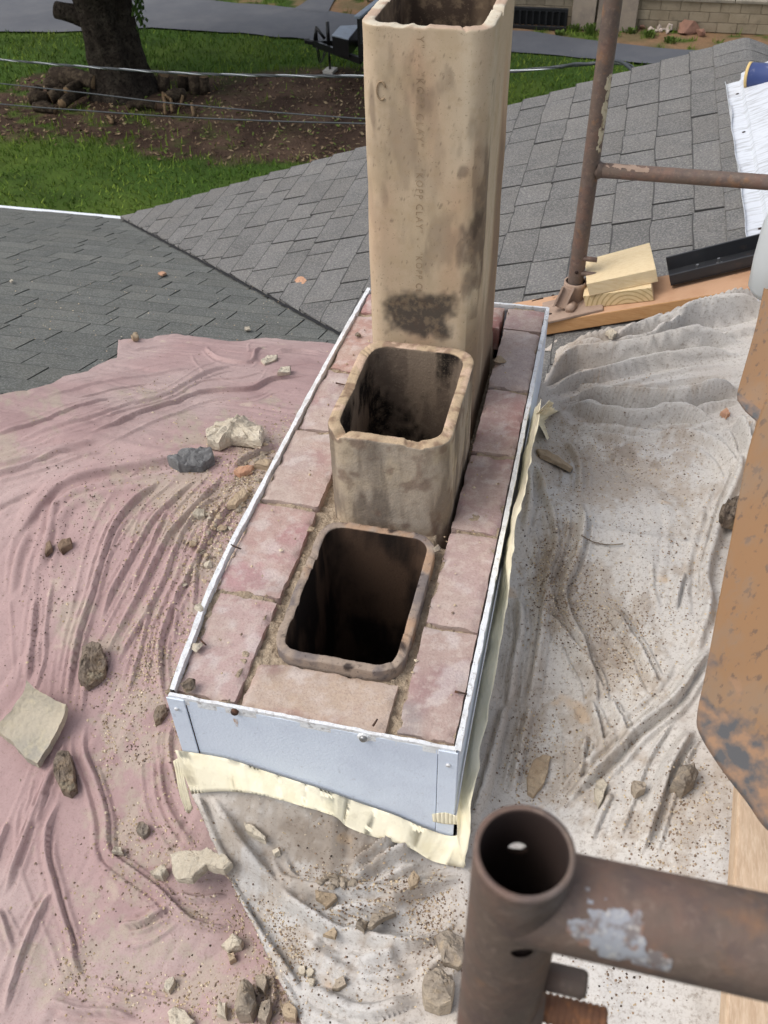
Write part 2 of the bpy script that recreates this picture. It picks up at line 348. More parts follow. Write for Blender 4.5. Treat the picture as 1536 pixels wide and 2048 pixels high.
m_hedge = M('hedge', (44, 58, 36), .9, layers=((4, .4, .7, (70, 84, 52), .8),), spec=.05)
n = 5000; c = np.c_[RNG.uniform(-6, 10, n), RNG.uniform(WY+.7, WY+2.2, n), GROUND+RNG.uniform(.05, 2.2, n)]
s1 = RNG.normal(0, 1, (n, 3)); s1 /= np.linalg.norm(s1, axis=1)[:, None]; s2 = np.cross(s1, RNG.normal(0, 1, (n, 3))); s2 /= np.linalg.norm(s2, axis=1)[:, None]
k = RNG.uniform(.05, .1, (n, 1)); V = np.stack([c-s1*k, c-s2*k*.7, c+s1*k, c+s2*k*.7], 1).reshape(-1, 3)
tag(mesh('hedge', V, np.arange(4*n).reshape(-1, 4), m_hedge, smooth=False), 'dark green hedge behind the block wall', 'hedge')
m_slab = M('slab', (142, 130, 116), .9, layers=((3, .42, .7, (112, 102, 96), .8), (25, .5, .8, (160, 148, 130), .4)), bump=(50, .4, .006), rnd=.12)
for (u0, u1, vb, lb, ht) in [(1144, 1190, 46, 'smaller tan stone slab leaning on the block wall', .62), (1192, 1270, 56, 'wide grey stone slab leaning on the block wall behind the scaffold post', .72)]:
    A = at_z(u0, vb, GROUND); B = at_z(u1, vb, GROUND); wdt = B[0]-A[0]; yb = WY-.36
    R = frame((1, 0, 0), (0, -math.cos(.3), math.sin(.3)))
    v, f = box((0, 0, 0), (wdt, ht, .05), R); v = v*[1, 1, 1]; v += np.array([(A[0]+B[0])/2, yb+.12, GROUND+ht/2*math.cos(.3)+.005])
    bevel(tag(place(mesh('stone_slab', v, f, m_slab, smooth=False), ((A[0]+B[0])/2, yb, GROUND)), lb, 'slab', 'stone slabs against the wall'), .01)
m_black = M('black_plastic', (30, 31, 33), .45, layers=((6, .5, .8, (56, 56, 58), .5),), spec=.4)
A = at_z(1026, 38, GROUND); B = at_z(1134, 42, GROUND); gt = tag(empty('black_grate', A), 'black slotted grate lying on edge by the block wall', 'grate')
yb = WY-.45; xa, xb = at_y(1024, 30, yb)[0], at_y(1135, 30, yb)[0]
for z0 in (.04, .36):
    v, f = box(((xa+xb)/2, yb+z0*.3, GROUND+z0), (xb-xa, .07, .07)); bevel(mesh('bar', v, f, m_black, gt, smooth=False), .008)
for i in range(9):
    x = xa+.03+(xb-xa-.06)*i/8; v, f = box((x, yb+.06, GROUND+.2), (.035, .06, .27)); mesh('slat', v, f, m_black, gt, smooth=False)
v, f = box(((xa+xb)/2, yb+.17, GROUND+.2), (xb-xa, .03, .3)); mesh('back_plate', v, f, m_black, gt, smooth=False)
def rock(name, c, size, mat, seed, label=None, cat='stone', group=None, rot=0., n=16, sub=1, rough=.08, parent=None, flat=1.0):
    rg = np.random.default_rng(seed); q = rg.normal(0, 1, (n, 3)); q /= np.linalg.norm(q, axis=1)[:, None]; q *= rg.uniform(.78, 1, (n, 1))
    b = bmesh.new(); vs = [b.verts.new(p) for p in q]; b.verts.ensure_lookup_table(); r = bmesh.ops.convex_hull(b, input=vs)
    bmesh.ops.delete(b, geom=[g for g in r['geom_unused'] if isinstance(g, bmesh.types.BMVert)], context='VERTS')
    for _ in range(sub): bmesh.ops.subdivide_edges(b, edges=b.edges[:], cuts=1, use_grid_fill=True)
    bmesh.ops.triangulate(b, faces=b.faces[:])
    V = np.array([v.co[:] for v in b.verts]); V = V*(1+((fbm(V, 2.3, 3, seed % 97)-.5)*4*rough)[:, None])
    V[:, 2] = np.where(V[:, 2] < 0, V[:, 2]*.55, V[:, 2])*flat
    F = [[v.index for v in fc.verts] for fc in b.faces]; b.free()
    V = V/np.abs(V).max(0)*np.asarray(size)/2; cs, sn = math.cos(rot), math.sin(rot)
    V = np.c_[V[:, 0]*cs-V[:, 1]*sn, V[:, 0]*sn+V[:, 1]*cs, V[:, 2]]; V[:, 2] -= V[:, 2].min()
    o = mesh(name, V+np.asarray(c), F, mat, parent, smooth=False)
    if parent is None: place(o, c); tag(o, label, cat, group)
    return o
m_rub = M('pale_rubble', (196, 182, 170), .95, layers=((12, .45, .7, (150, 136, 126), .7),), bump=(60, .4, .01), rnd=.2)
m_red = M('red_rock', (142, 108, 92), .95, layers=((6, .45, .7, (112, 84, 74), .7),), bump=(50, .5, .01))
for k in range(14):
    u, v_ = 1300+RNG.uniform(0, 48), 56+RNG.uniform(0, 12); rock('rubble_stone', at_z(u, v_, GROUND), RNG.uniform(.07, .17, 3), m_rub, 900+k, 'pale rubble stone in the heap at the wall foot', 'stone', 'pale rubble heap by the block wall')
rock('red_boulder', at_z(1376, 68, GROUND), (.46, .34, .32), m_red, 950, 'reddish brown boulder by the rubble at the wall foot', 'boulder')
rock('red_stone', at_z(1400, 72, GROUND), (.2, .2, .16), m_red, 953, 'smaller reddish stone beside the boulder', 'stone')
rock('grey_stone', at_z(1282, 60, GROUND), (.2, .16, .13), m_red, 954, 'brown stone left of the rubble heap', 'stone')
# weeds along the wall
WEEDS = ['weeds at the foot of the black grate', 'tallest weed tuft in front of the wide slab', 'weeds below the smaller tan slab', 'weeds at the right foot of the wide slab', 'weeds between the rubble and the roof edge', 'low weeds by the drive edge left of the post', 'low weeds by the drive edge right of the post', 'weeds growing below the rubble heap']
m_weed = M('weed', (88, 110, 52), .8, layers=((6, .4, .7, (116, 128, 70), .6),), spec=.1)
for k, (u, v_, hh) in enumerate([(1085, 45, .12), (1180, 68, .22), (1150, 60, .14), (1260, 66, .13), (1340, 86, .14), (1120, 70, .1), (1225, 72, .12), (1300, 74, .14)]):
    p = at_z(u, v_, GROUND); n = 90; a = RNG.uniform(0, 6.28, n); c = p+np.c_[RNG.normal(0, .05, (n, 2)), np.full(n, -.01)]
    tp = c+np.c_[np.cos(a)*.06, np.sin(a)*.06, RNG.uniform(.4, 1, n)*hh]; d = np.c_[-np.sin(a), np.cos(a), a*0]*.014
    V = np.stack([c-d*.4, c+d*.4, tp+d, tp-d], 1).reshape(-1, 3)
    tag(place(mesh('weed', V, np.arange(4*n).reshape(-1, 4), m_weed, smooth=False), p), WEEDS[k], 'weed', 'weeds on the verge by the wall')

# ---------------------------------------------------------------- trailer behind the flue
m_tblack = M('black_paint', (20, 20, 22), .35, layers=((5, .5, .8, (40, 40, 42), .5),), spec=.5)
m_tgrey = M('grey_lid', (150, 160, 172), .45, layers=((9, .45, .7, (124, 130, 138), .6),), bump=(150, .5, .004), metal=.3)
m_white = M('pale_block', (196, 192, 184), .9)
TZ = GROUND+.46; T0 = at_z(620, 84, TZ); T1 = at_z(722, 116, TZ); ax = T1-T0; ax /= np.linalg.norm(ax); sd = np.array([-ax[1], ax[0], 0]); ax, sd = ax*.894+sd*.447, sd*.894-ax*.447
tr = tag(empty('trailer', (*T0[:2], GROUND)), 'black trailer tongue with jack and grey-lidded toolbox behind the tall flue', 'trailer')
tp = lambda a, s, z: T0+ax*a+sd*s+np.array([0, 0, z])
RT = np.stack([ax, sd, np.array([0, 0, 1.])], 1)
for a, s in ((1.3, -.72), (1.3, .34)):
    A, B = tp(.1, -.06, 0), tp(a, s, -.02); R = frame(B-A, (0, 0, 1)); v, f = box((A+B)/2, (np.linalg.norm(B-A), .06, .11), R); mesh('tongue_beam', v, f, m_tblack, tr, smooth=False)
v, f = box(tp(.14, -.06, .02), (.32, .09, .09), RT); bevel(mesh('coupler', v, f, m_tblack, tr, smooth=False), .02)
v, f = box(tp(-.03, -.05, .03), (.11, .10, .10), RT); bevel(mesh('coupler_head', v, f, m_tblack, tr, smooth=False), .03)
v, f = join(tube([tp(.14, -.05, .05), tp(.17, -.05, .30)], [.05, .02], 8), tube([tp(.17, -.05, .28), tp(.34, -.07, .1)], .028, 8)); mesh('coupler_latch', v, f, m_tblack, tr)
v, f = join(tube([tp(.44, -.14, -.42), tp(.44, -.14, .05)], .022, 10), tube([tp(.44, -.14, -.05), tp(.44, -.14, .42)], .034, 10)); mesh('jack', v, f, m_tblack, tr)
v, f = box(tp(.44, -.14, -.43), (.2, .26, .05), RT); mesh('jack_pad', v, f, m_white, tr, smooth=False)
for k in range(2):
    v, f = tube(spline([tp(.2, -.1-.06*k, -.04), tp(.25, -.1-.06*k, -.30), tp(.34+.04*k, -.12, -.1)], .04), .012, 6); mesh('safety_chain', v, f, m_tblack, tr)
tz = [(.68, -.52), (.62, .04), (.94, .18), (1.05, -.66)]
def prism(pts, z0, z1, g=1.0):
    c = np.mean(pts, 0); q = [c+(np.array(p)-c)*g for p in pts]; V = [tp(*p, z0) for p in q]+[tp(*p, z1) for p in q]; return np.array(V), [[3, 2, 1, 0], [4, 5, 6, 7]]+[[i, (i+1) % 4, 4+(i+1) % 4, 4+i] for i in range(4)]
v, f = prism(tz, .0, .285); mesh('toolbox', v, f, m_tblack, tr, smooth=False)
v, f = prism(tz, .288, .312, 1.04); bevel(mesh('toolbox_lid', v, f, m_tgrey, tr, smooth=False), .006)
v, f = box(tp(1.95, -.15, .12), (1.3, 1.2, .3), RT); mesh('bed', v, f, m_tblack, tr, smooth=False)
v, f = box(tp(1.28, -.12, .32), (.05, 1.2, .68), RT); mesh('headboard', v, f, m_tblack, tr, smooth=False)
v, f = box(tp(1.26, -.12, .69), (.11, 1.24, .05), RT); bevel(mesh('headboard_rail', v, f, m_tgrey, tr, smooth=False), .01)
for s in (-1, 1):
    A, B = tp(1.9, -.15+s*.66, -.16), tp(1.9, -.15+s*.84, -.16); v, f = tube([A, B], .30, 28); bevel(mesh('wheel', v, f, m_black, tr), .03)
    v, f = box(tp(1.9, -.15+s*.75, .2), (.85, .26, .03), RT); mesh('fender', v, f, m_tblack, tr, smooth=False)

# ---------------------------------------------------------------- overhead cables
m_wire = M('cable_black', (52, 56, 60), .5, layers=((30, .5, .8, (84, 88, 92), .5),), spec=.4); m_alu = M('bare_aluminium', (166, 170, 174), .4, metal=.7)
def cable(pts, step=.06): return spline(np.array([at_depth(*p) for p in pts]), step)
P = cable([(-260, 92, 9.5), (0, 119, 8.6), (180, 134, 7.9), (360, 146, 7.3), (540, 151, 6.7), (720, 152, 6.2), (880, 148, 5.8), (1030, 142, 5.5), (1236, 126, 5.1), (1290, 168, 4.75)])
svc = tag(empty('service_drop_cable', P[0]), 'twisted black and bare metal service cable strung across above the tree foot', 'cable')
L_ = np.r_[0, np.cumsum(np.linalg.norm(np.diff(P, axis=0), axis=1))]
for k, (mt, nm, r) in enumerate([(m_alu, 'bare_wire', .0048), (m_wire, 'insulated_wire', .0056), (m_wire, 'insulated_wire', .0056)]):
    ph = L_*2*math.pi/.62+k*2.094; Q = P+np.c_[np.zeros(len(P)), np.cos(ph)*.0052, np.sin(ph)*.0052]; v, f = tube(Q, r, 8); mesh(nm, v, f, mt, svc)
for pts, lb in [([(-260, 140, 8.6), (0, 167, 7.8), (180, 187, 7.2), (340, 206, 6.8), (540, 224, 6.3), (720, 237, 5.9), (900, 246, 5.6), (1010, 262, 5.3)], 'upper of the two thin dark cables crossing the soil bed'),
                ([(-260, 180, 8.2), (0, 208, 7.5), (180, 222, 7.0), (340, 233, 6.6), (540, 242, 6.2), (720, 247, 5.8), (900, 252, 5.5), (1010, 268, 5.2)], 'lower of the two thin dark cables crossing the soil bed')]:
    P = cable(pts); v, f = tube(P, .005, 8); tag(place(mesh('phone_cable', v, f, m_wire), P[0]), lb, 'cable', 'thin cables over the yard')
P = cable([(1120, 135, 5.35), (1150, 128, 5.2), (1180, 128, 5.1), (1236, 122, 5.0), (1275, 150, 4.8)], .03); v, f = tube(P, .009, 8); tag(place(mesh('drip_loop', v, f, m_wire), P[0]), 'thick black cable loop where the service cable meets the roof edge', 'cable')
# ================================================================ HOUSE ROOF
m_sh_main = M('shingle_main', (114, 113, 112), .95, layers=((9, .4, .62, (98, 98, 97), .7), (3, .45, .6, (120, 117, 113), .5), (150, .48, .6, (164, 161, 154), .45), (190, .5, .62, (80, 78, 76), .5)), bump=(420, .6, .004), spec=.12, rnd=.085)
m_sh_gab = M('shingle_gable', (108, 109, 105), .95, layers=((9, .4, .62, (92, 94, 91), .7), (3, .45, .6, (116, 115, 108), .5), (150, .48, .6, (150, 152, 148), .45), (190, .5, .62, (70, 72, 72), .5)), bump=(420, .6, .004), spec=.12, rnd=.085)
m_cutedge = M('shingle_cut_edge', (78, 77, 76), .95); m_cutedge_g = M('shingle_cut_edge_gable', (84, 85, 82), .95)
m_deck = M('roof_felt', (52, 52, 54), .95)
m_white_metal = M('white_metal', (226, 230, 236), .45, layers=((6, .5, .8, (196, 196, 196), .4),), spec=.4)
house = tag(empty('house', (0, 0, GROUND)), 'house roof of grey asphalt shingles with a valley and gable', 'house')
def deck(xs, ys, zf):
    V = [[x, y, float(zf(x, y))-.02] for y in ys for x in xs]; n = len(xs)
    return V, [q for q in grid_faces(n, len(ys)) if not (abs(np.mean([V[i][0] for i in q])) < .2 and .02 < np.mean([V[i][1] for i in q]) < 1.18)]     # open round the chimney
V, F = deck([-6, -.2, .2, XR], [-4, .02, YR, 1.18, EY], lambda x, y: z_gable(y))
gable = mesh('gable_roof', V, F, m_deck, house, smooth=False)
V, F = deck([-4, -.2, .2, XR, 4.5], [-4, .02, 1.18, EY], lambda x, y: z_main(x))
mainr = mesh('main_roof', V, F, m_deck, house, smooth=False)
m_siding = M('siding', (206, 204, 196), .7, layers=((4, .5, .8, (180, 178, 170), .4),))
for c, s in (((-2.6, -.1, (GROUND-1.4)/2), (6.2, 7.1, -GROUND-1.4)), ((1.2, -.3, (GROUND-.9)/2), (4.6, 7.4, -GROUND-.9))):
    v, f = box(c, s); mesh('wall', v, f, m_siding, house, smooth=False)
EXPO = .125
def shingle(u0, u1, v0, to_world, valley=None, lift=0, th=.006, gp=.0042):
    """u along the course, v up the slope; slab with uneven butt edge"""
    n = 5; us = np.linspace(u0+gp, u1-gp, n); rg = RNG
    b = rg.normal(0, .0012, n)+rg.normal(0, .0018); sk = rg.normal(0, .002); ln = EXPO+.03; t = th*rg.uniform(.8, 1.25)
    T = []
    for k in range(n):
        T.append((us[k]+sk*0, v0+b[k], t+rg.uniform(0, .0012)))
    for k in range(n): T.append((us[k], v0+ln, -.001))
    for k in range(n): T.append((us[k], v0+b[k], -.004))
    for k in range(n): T.append((us[k], v0+ln, -.007))
    sw = .0042*rg.uniform(.7, 1.3)
    for k in range(n): T.append((us[k], v0+b[k]+sw*rg.uniform(.6, 1.4), t*.97))
    V = [to_world(a, b_, c_+lift) for a, b_, c_ in T]
    F = []
    for k in range(n-1):
        F += [[k, k+1, 4*n+k+1, 4*n+k], [4*n+k, 4*n+k+1, n+k+1, n+k], [2*n+k, 3*n+k, 3*n+k+1, 2*n+k+1], [k, 2*n+k, 2*n+k+1, k+1]]
    F += [[0, n, 3*n, 2*n], [n-1, 3*n-1, 4*n-1, 2*n-1]]
    return np.array(V), F
nm = np.array([-SR, 0, 1])/math.hypot(1, SR); ng = np.array([0, SL, 1])/math.hypot(1, SL)
cm = 1/math.hypot(1, SR); cg = 1/math.hypot(1, SL)
def w_main(u, v, h): x = EX-.5+v*cm; return np.array([x, u, float(EZ+SR*(x-EX))])+nm*h
def w_gab(u, v, h): y = EY+.02-v*cg; return np.array([u, y, float(EZ+SL*(EY-y))])+ng*h
def clip_valley(V, F, keep_main):
    """cut along the valley line; the main roof keeps its own side"""
    b = bmesh.new(); vs = [b.verts.new(p) for p in V]
    for fc in F:
        try: b.faces.new([vs[i] for i in fc])
        except ValueError: pass
    # valley: main z = gable z  ->  SR*(x-EX) = SL*(EY-y)
    no = Vector((SR, SL, 0)).normalized(); co = Vector((EX, EY, 0)) + no*(-.012 if keep_main else 0)
    bmesh.ops.bisect_plane(b, geom=b.verts[:]+b.edges[:]+b.faces[:], plane_co=co, plane_no=no, clear_inner=keep_main, clear_outer=not keep_main)
    V = np.array([v.co[:] for v in b.verts]) if b.verts else np.zeros((0, 3)); b.verts.index_update()
    F = [[v.index for v in fc.verts] for fc in b.faces]; b.free(); return V, F
def fn_(V, q):
    a = np.cross(V[q[1]]-V[q[0]], V[q[2]]-V[q[0]]); return a/(np.linalg.norm(a)+1e-12)
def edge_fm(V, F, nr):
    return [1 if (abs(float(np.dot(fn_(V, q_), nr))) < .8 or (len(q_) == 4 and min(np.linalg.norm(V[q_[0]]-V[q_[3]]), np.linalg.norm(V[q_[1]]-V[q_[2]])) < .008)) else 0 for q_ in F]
def visible_area(V):
    U = px(V[[0, 4, 9, 5]]) if len(V) == 25 else px(V)
    x, y = U[:, 0], U[:, 1]
    ins = ((x > -10) & (x < 1546) & (y > -10) & (y < 2058)).any()
    if not ins: return 0
    c = V.mean(0); cu = px(c)
    # hidden under cloths or behind the chimney
    if c[1] < 1.15 and c[0] > -1.6: return 0
    if 725 < cu[0] < 1030 and cu[1] < 680: return 0
    return (x.max()-x.min())*(y.max()-y.min())
for root, toW, u_rng, nv, mat, km, lim in ((mainr, w_main, (.9, EY+.02), 31, m_sh_main, True, 175), (gable, w_gab, (-4.6, .5), 26, m_sh_gab, False, 125)):
    pcs = []
    for j in range(nv):
        u = u_rng[1] if km else u_rng[0]-RNG.uniform(0, .3)
        while (u > u_rng[0]) if km else (u < u_rng[1]):
            wd_ = float(RNG.choice([.11, .15, .18, .22, .26, .31], p=[.06, .12, .22, .26, .22, .12]))*RNG.uniform(.93, 1.07)
            a, b_ = (u-wd_, u) if km else (u, u+wd_)
            u = u-wd_ if km else u+wd_
            V, F = shingle(a, b_, j*EXPO, toW, lift=.018 if km else 0, th=.010 if km else .006, gp=.0040 if km else .0022)
            xm = V[:, 0]; 
            if km and xm.max() > XR+.02: continue
            side = SR*(V[:, 0]-EX)-SL*(EY-V[:, 1])
            if km:
                if side.max() < 0: continue
                if side.min() < .01: V, F = clip_valley(V, F, True)
            elif side.min() > .06: continue
            if len(V) < 4: continue
            if abs(V[:, 0].mean()) < .26 and 0 < V[:, 1].mean() < 1.26: continue
            pcs.append((visible_area(V), V, F))
    pcs.sort(key=lambda t: -t[0])
    for ar, V, F in pcs[:lim]:
        if ar <= 0: break
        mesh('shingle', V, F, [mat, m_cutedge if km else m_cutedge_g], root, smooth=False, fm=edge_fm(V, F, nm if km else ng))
    rest = pcs[lim:] if pcs[lim-1][0] > 0 else [p for p in pcs if p[0] <= 0]
    # the rest is joined; material tint varies by island through several objects' random is lost, so keep as stuff
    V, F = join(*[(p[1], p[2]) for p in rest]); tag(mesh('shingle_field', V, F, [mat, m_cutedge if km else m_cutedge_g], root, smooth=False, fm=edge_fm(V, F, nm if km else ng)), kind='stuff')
# ridge caps on the main roof
for k in range(14):
    y0 = EY-.0-k*.135; wv = .13; t = .012
    V = []; 
    for (dy, lift) in ((0, .030), (.17, .027)):
        for s in (-1, -.5, -.08, .08, .5, 1):
            x = XR+s*wv+RNG.normal(0, .0012); V.append([x, y0-.17+dy if False else y0-(.17-dy), float(z_main(x))+.004+(lift if abs(s) > .1 else lift-.004)])
    V = np.array(V); lo = V-[0, 0, .007]; n = 6
    F = [[i, i+1, n+i+1, n+i][::-1] for i in range(n-1)]+[[2*n+i, 2*n+i+1, 3*n+i+1, 3*n+i] for i in range(n-1)]
    F += [[i, i+1, 2*n+i+1, 2*n+i] for i in range(n-1)]+[[n+i, 3*n+i, 3*n+i+1, n+i+1] for i in range(n-1)]+[[0, 2*n, 3*n, n], [n-1, 2*n-1, 4*n-1, 3*n-1]]
    mesh('ridge_cap', np.vstack([V, lo]), F, m_sh_main, mainr, smooth=False)
n_ = 160; t_ = np.linspace(0, 1, n_); x_ = EX+.02+t_*(1.98); y_ = EY-(SR/SL)*(x_-EX); no_ = np.array([SR, SL])/math.hypot(SR, SL)
A_ = np.c_[x_, y_]-no_*(.020+(RNG.random(n_)*.007)[:, None]); B_ = np.c_[x_, y_]-no_*.008
Vv = np.vstack([np.c_[A_, z_gable(A_[:, 1])+.0105], np.c_[B_, z_gable(B_[:, 1])+.012]]); mesh('valley_edge', Vv, grid_faces(n_, 2), m_deck, mainr, smooth=False)
v, f = box(((-6+EX)/2+.02, EY+.035, EZ-.006), (6+EX+.04, .035, .012)); bevel(mesh('drip_edge', v, f, m_white_metal, gable, smooth=False), .003)
v, f = box(((-6+EX)/2, EY+.0, EZ-.1), (6+EX, .03, .16)); mesh('fascia', v, f, m_white_metal, gable, smooth=False)
A = np.array([EX, EY+.012, EZ-.08]); B = np.array([XR, EY+.012, float(z_main(XR))-.08]); v, f = box((A+B)/2, (np.linalg.norm(B-A), .025, .14), frame(B-A, (0, 0, 1))); mesh('rake_board', v, f, m_white_metal, mainr, smooth=False)
# ================================================================ CHIMNEY
HW, CL = .215, 1.205
chim = tag(empty('chimney', (0, .6, -.4)), 'brick chimney top in a white metal surround with three clay flue liners', 'chimney')
m_brick = M('old_brick', (0, 0, 0), .92, attr=True, layers=((220, .46, .6, (146, 122, 116), .22), (60, .48, .62, (198, 184, 174), .4), (330, .54, .64, (122, 102, 96), .28)), bump=(260, .5, .002), bump2=(70, .25, .003), spec=.1)
m_mortar = M('mortar_bed', (164, 148, 128), .97, layers=((40, .45, .66, (138, 122, 104), .7), (140, .5, .66, (188, 172, 150), .6)), bump=(120, .9, .01), spec=.05)
def brick(x0, x1, y0, y1, z0, z1, tint, dust, seed):
    nx, ny = max(6, int((x1-x0)/.006)), max(6, int((y1-y0)/.006)); cr = .006
    xs = np.linspace(0, 1, nx); ys = np.linspace(0, 1, ny); X, Y = np.meshgrid(xs, ys); X = X.ravel(); Y = Y.ravel()
    wx, wy = x1-x0, y1-y0
    ed = np.minimum(np.minimum(X, 1-X)*wx, np.minimum(Y, 1-Y)*wy); P = np.c_[x0+X*wx, y0+Y*wy, X*0]
    n1 = fbm(P, 24, 4, seed); n2 = fbm(P, 90, 3, seed+3); n3 = fbm(P, 9, 3, seed+9)
    z = z1+(n1-.5)*.004+(n2-.5)*.0015-.009*np.exp(-ed/.0035)*sstep(.45, .8, fbm(P, 40, 3, seed+5))-.0012*np.exp(-ed/.002)
    V = P.copy(); V[:, 2] = z
    jit = (fbm(P, 60, 3, seed+20)-.5)*.005
    out = ed < 1e-6; V[:, 0] += np.where(out, jit, 0); V[:, 1] += np.where(out, (fbm(P, 60, 3, seed+30)-.5)*.005, 0)
    c = np.tile(lin(tint), (len(P), 1)); c = mixc(c, lin((160, 118, 116)), sstep(.5, .66, n3+(n1-.5)*.5)*.5)
    c = mixc(c, lin((186, 168, 156)), sstep(.52-dust*.2, .68-dust*.16, fbm(P, 16, 5, seed+40))*.55)
    c = mixc(c, lin((212, 204, 200)), sstep(.58, .7, fbm(P, 40, 5, seed+50))*.45)
    c = mixc(c, lin((112, 98, 94)), sstep(.62, .85, fbm(P, 12, 3, seed+60))*.35)
    F = grid_faces(nx, ny)
    ring = [i for i in range(nx)]+[j*nx+nx-1 for j in range(1, ny)]+[(ny-1)*nx+i for i in range(nx-2, -1, -1)]+[j*nx for j in range(ny-2, 0, -1)]
    n0 = len(V); k = len(ring); V2 = V[ring].copy(); V2[:, 2] = z0; V2m = V[ring].copy(); V2m[:, 2] = z1-.018; cen = V.mean(0); V2m[:, :2] += (V2m[:, :2]-cen[:2])*.01
    V = np.vstack([V, V[ring], V2m, V2]); c = np.vstack([c, c[ring], c[ring], c[ring]*.9])
    for i in range(k):
        j = (i+1) % k; F += [[n0+j, n0+i, n0+k+i, n0+k+j], [n0+k+j, n0+k+i, n0+2*k+i, n0+2*k+j]]
    return mesh('brick', V, F, m_brick, chim, col=c)
J = [0.006, .214, .436, .653, .868, 1.100, CL-.008]
tL = [(182, 158, 153), (180, 146, 145), (176, 158, 152), (176, 158, 155), (174, 142, 132), (176, 146, 139)]
tR = [(156, 144, 140), (176, 154, 149), (168, 144, 143), (176, 153, 147), (182, 168, 163), (178, 154, 149)]
lp = [at_z(u, v_, .004) for u, v_ in ((345, 1382), (366, 1320), (385, 1272), (412, 1200), (455, 1105), (505, 1010), (560, 905), (620, 790), (680, 680), (738, 578))]
_ly = np.array([p[1] for p in lp]); _lx = np.array([p[0] for p in lp])
for k in range(6):
    dz = RNG.uniform(-.004, .003, 2)
    brick(float(np.interp((J[k]+J[k+1])/2, _ly, _lx))+.007, -.120+RNG.uniform(-.003, .003), J[k]+.005, J[k+1]-.005, -.06, dz[0], tL[k], .55+.2*(k == 0), 100+k*7)
    if k == 1:
        brick(.127, HW-.006, J[k]+.005, J[k+1]-.008, -.06, -.001, tR[k], .5, 200+k*7)
    else:
        brick(.126+RNG.uniform(-.003, .003), HW-.006, J[k]+.005, J[k+1]-.005, -.06, dz[1], tR[k], .5+(.25 if k in (0, 4) else 0), 200+k*7)
brick(-.108, .110, .007, .092, -.06, -.004, (184, 164, 146), 1.0, 300)
brick(-.112, .115, CL-.10, CL-.01, -.06, -.002, (168, 124, 116), .5, 310)
# mortar between bricks and round the liners
nx, ny = 140, 400; xs = np.linspace(-HW-.012, HW-.006, nx); ys = np.linspace(.004, CL-.004, ny); X, Y = np.meshgrid(xs, ys); P = np.c_[X.ravel(), Y.ravel(), X.ravel()*0]
z = -.008+(fbm(P, 30, 4, 71)-.5)*.014+(fbm(P, 120, 3, 72)-.5)*.010
z = np.where((P[:, 0] > -.124) & (P[:, 0] < .127), z-.008, z)
gapR = (P[:, 0] > .105) & (P[:, 0] < .135) & (P[:, 1] > .40); z = np.where(gapR, -.09, z)      # open gap beside the rear liners
V = P.copy(); V[:, 2] = z; Fm = np.array(grid_faces(nx, ny)); cx_, cy_ = V[Fm].mean(1)[:, 0], V[Fm].mean(1)[:, 1]
hole = np.zeros(len(Fm), bool)
for (a0, a1, b0, b1) in ((-.082, .102, .108, .388), (-.08, .108, .434, .706), (-.085, .097, .79, 1.06)): hole |= (cx_ > a0) & (cx_ < a1) & (cy_ > b0) & (cy_ < b1)
mesh('mortar', V, Fm[~hole], m_mortar, chim)
# masonry shaft below
m_shaft = M('shaft_brick', (150, 110, 100), .95, layers=((20, .45, .7, (120, 90, 82), .7),))
for c, s in (((-.165, CL/2, -.5), (.085, CL-.02, .82)), ((.175, CL/2, -.5), (.06, CL-.02, .82)), ((0, .05, -.5), (.25, .07, .82)), ((0, CL-.05, -.5), (.25, .08, .82))):
    v, f = box(c, s); mesh('shaft', v, f, m_shaft, chim, smooth=False)

# ---------------------------------------------------------------- flue liners
m_clay = M('flue_clay', (0, 0, 0), .9, attr=True, layers=((60, .5, .66, (178, 154, 124), .3), (260, .62, .68, (130, 110, 92), .6)), bump=(300, .25, .001), spec=.12)
m_clay_rough = M('flue_clay_rough', (0, 0, 0), .95, attr=True, layers=((50, .5, .66, (146, 130, 112), .35), (420, .56, .66, (90, 78, 68), .35), (260, .56, .66, (196, 178, 150), .15)), bump=(260, .6, .0015), bump2=(90, .3, .002), spec=.1)
m_clay_soot = M('flue_clay_soot', (0, 0, 0), .95, attr=True, layers=((200, .58, .66, (60, 50, 46), .4),), bump=(260, .6, .0015), spec=.08)
def rrect(hx, hy, r, n):
    """closed loop of n points on a rounded rectangle, starting at front centre, going +x"""
    segs = []; cs = [(hx-r, -hy+r, -90), (hx-r, hy-r, 0), (-hx+r, hy-r, 90), (-hx+r, -hy+r, 180)]; pts = [(0, -hy)]
    for cx, cy, a0 in cs:
        for a in np.linspace(a0, a0+90, 14): pts.append((cx+r*math.cos(math.radians(a)), cy+r*math.sin(math.radians(a))))
    pts.append((0, -hy)); pts = np.array(pts); L = np.r_[0, np.cumsum(np.linalg.norm(np.diff(pts, axis=0), axis=1))]
    t = np.linspace(0, L[-1], n, endpoint=False); return np.c_[np.interp(t, L, pts[:, 0]), np.interp(t, L, pts[:, 1])]
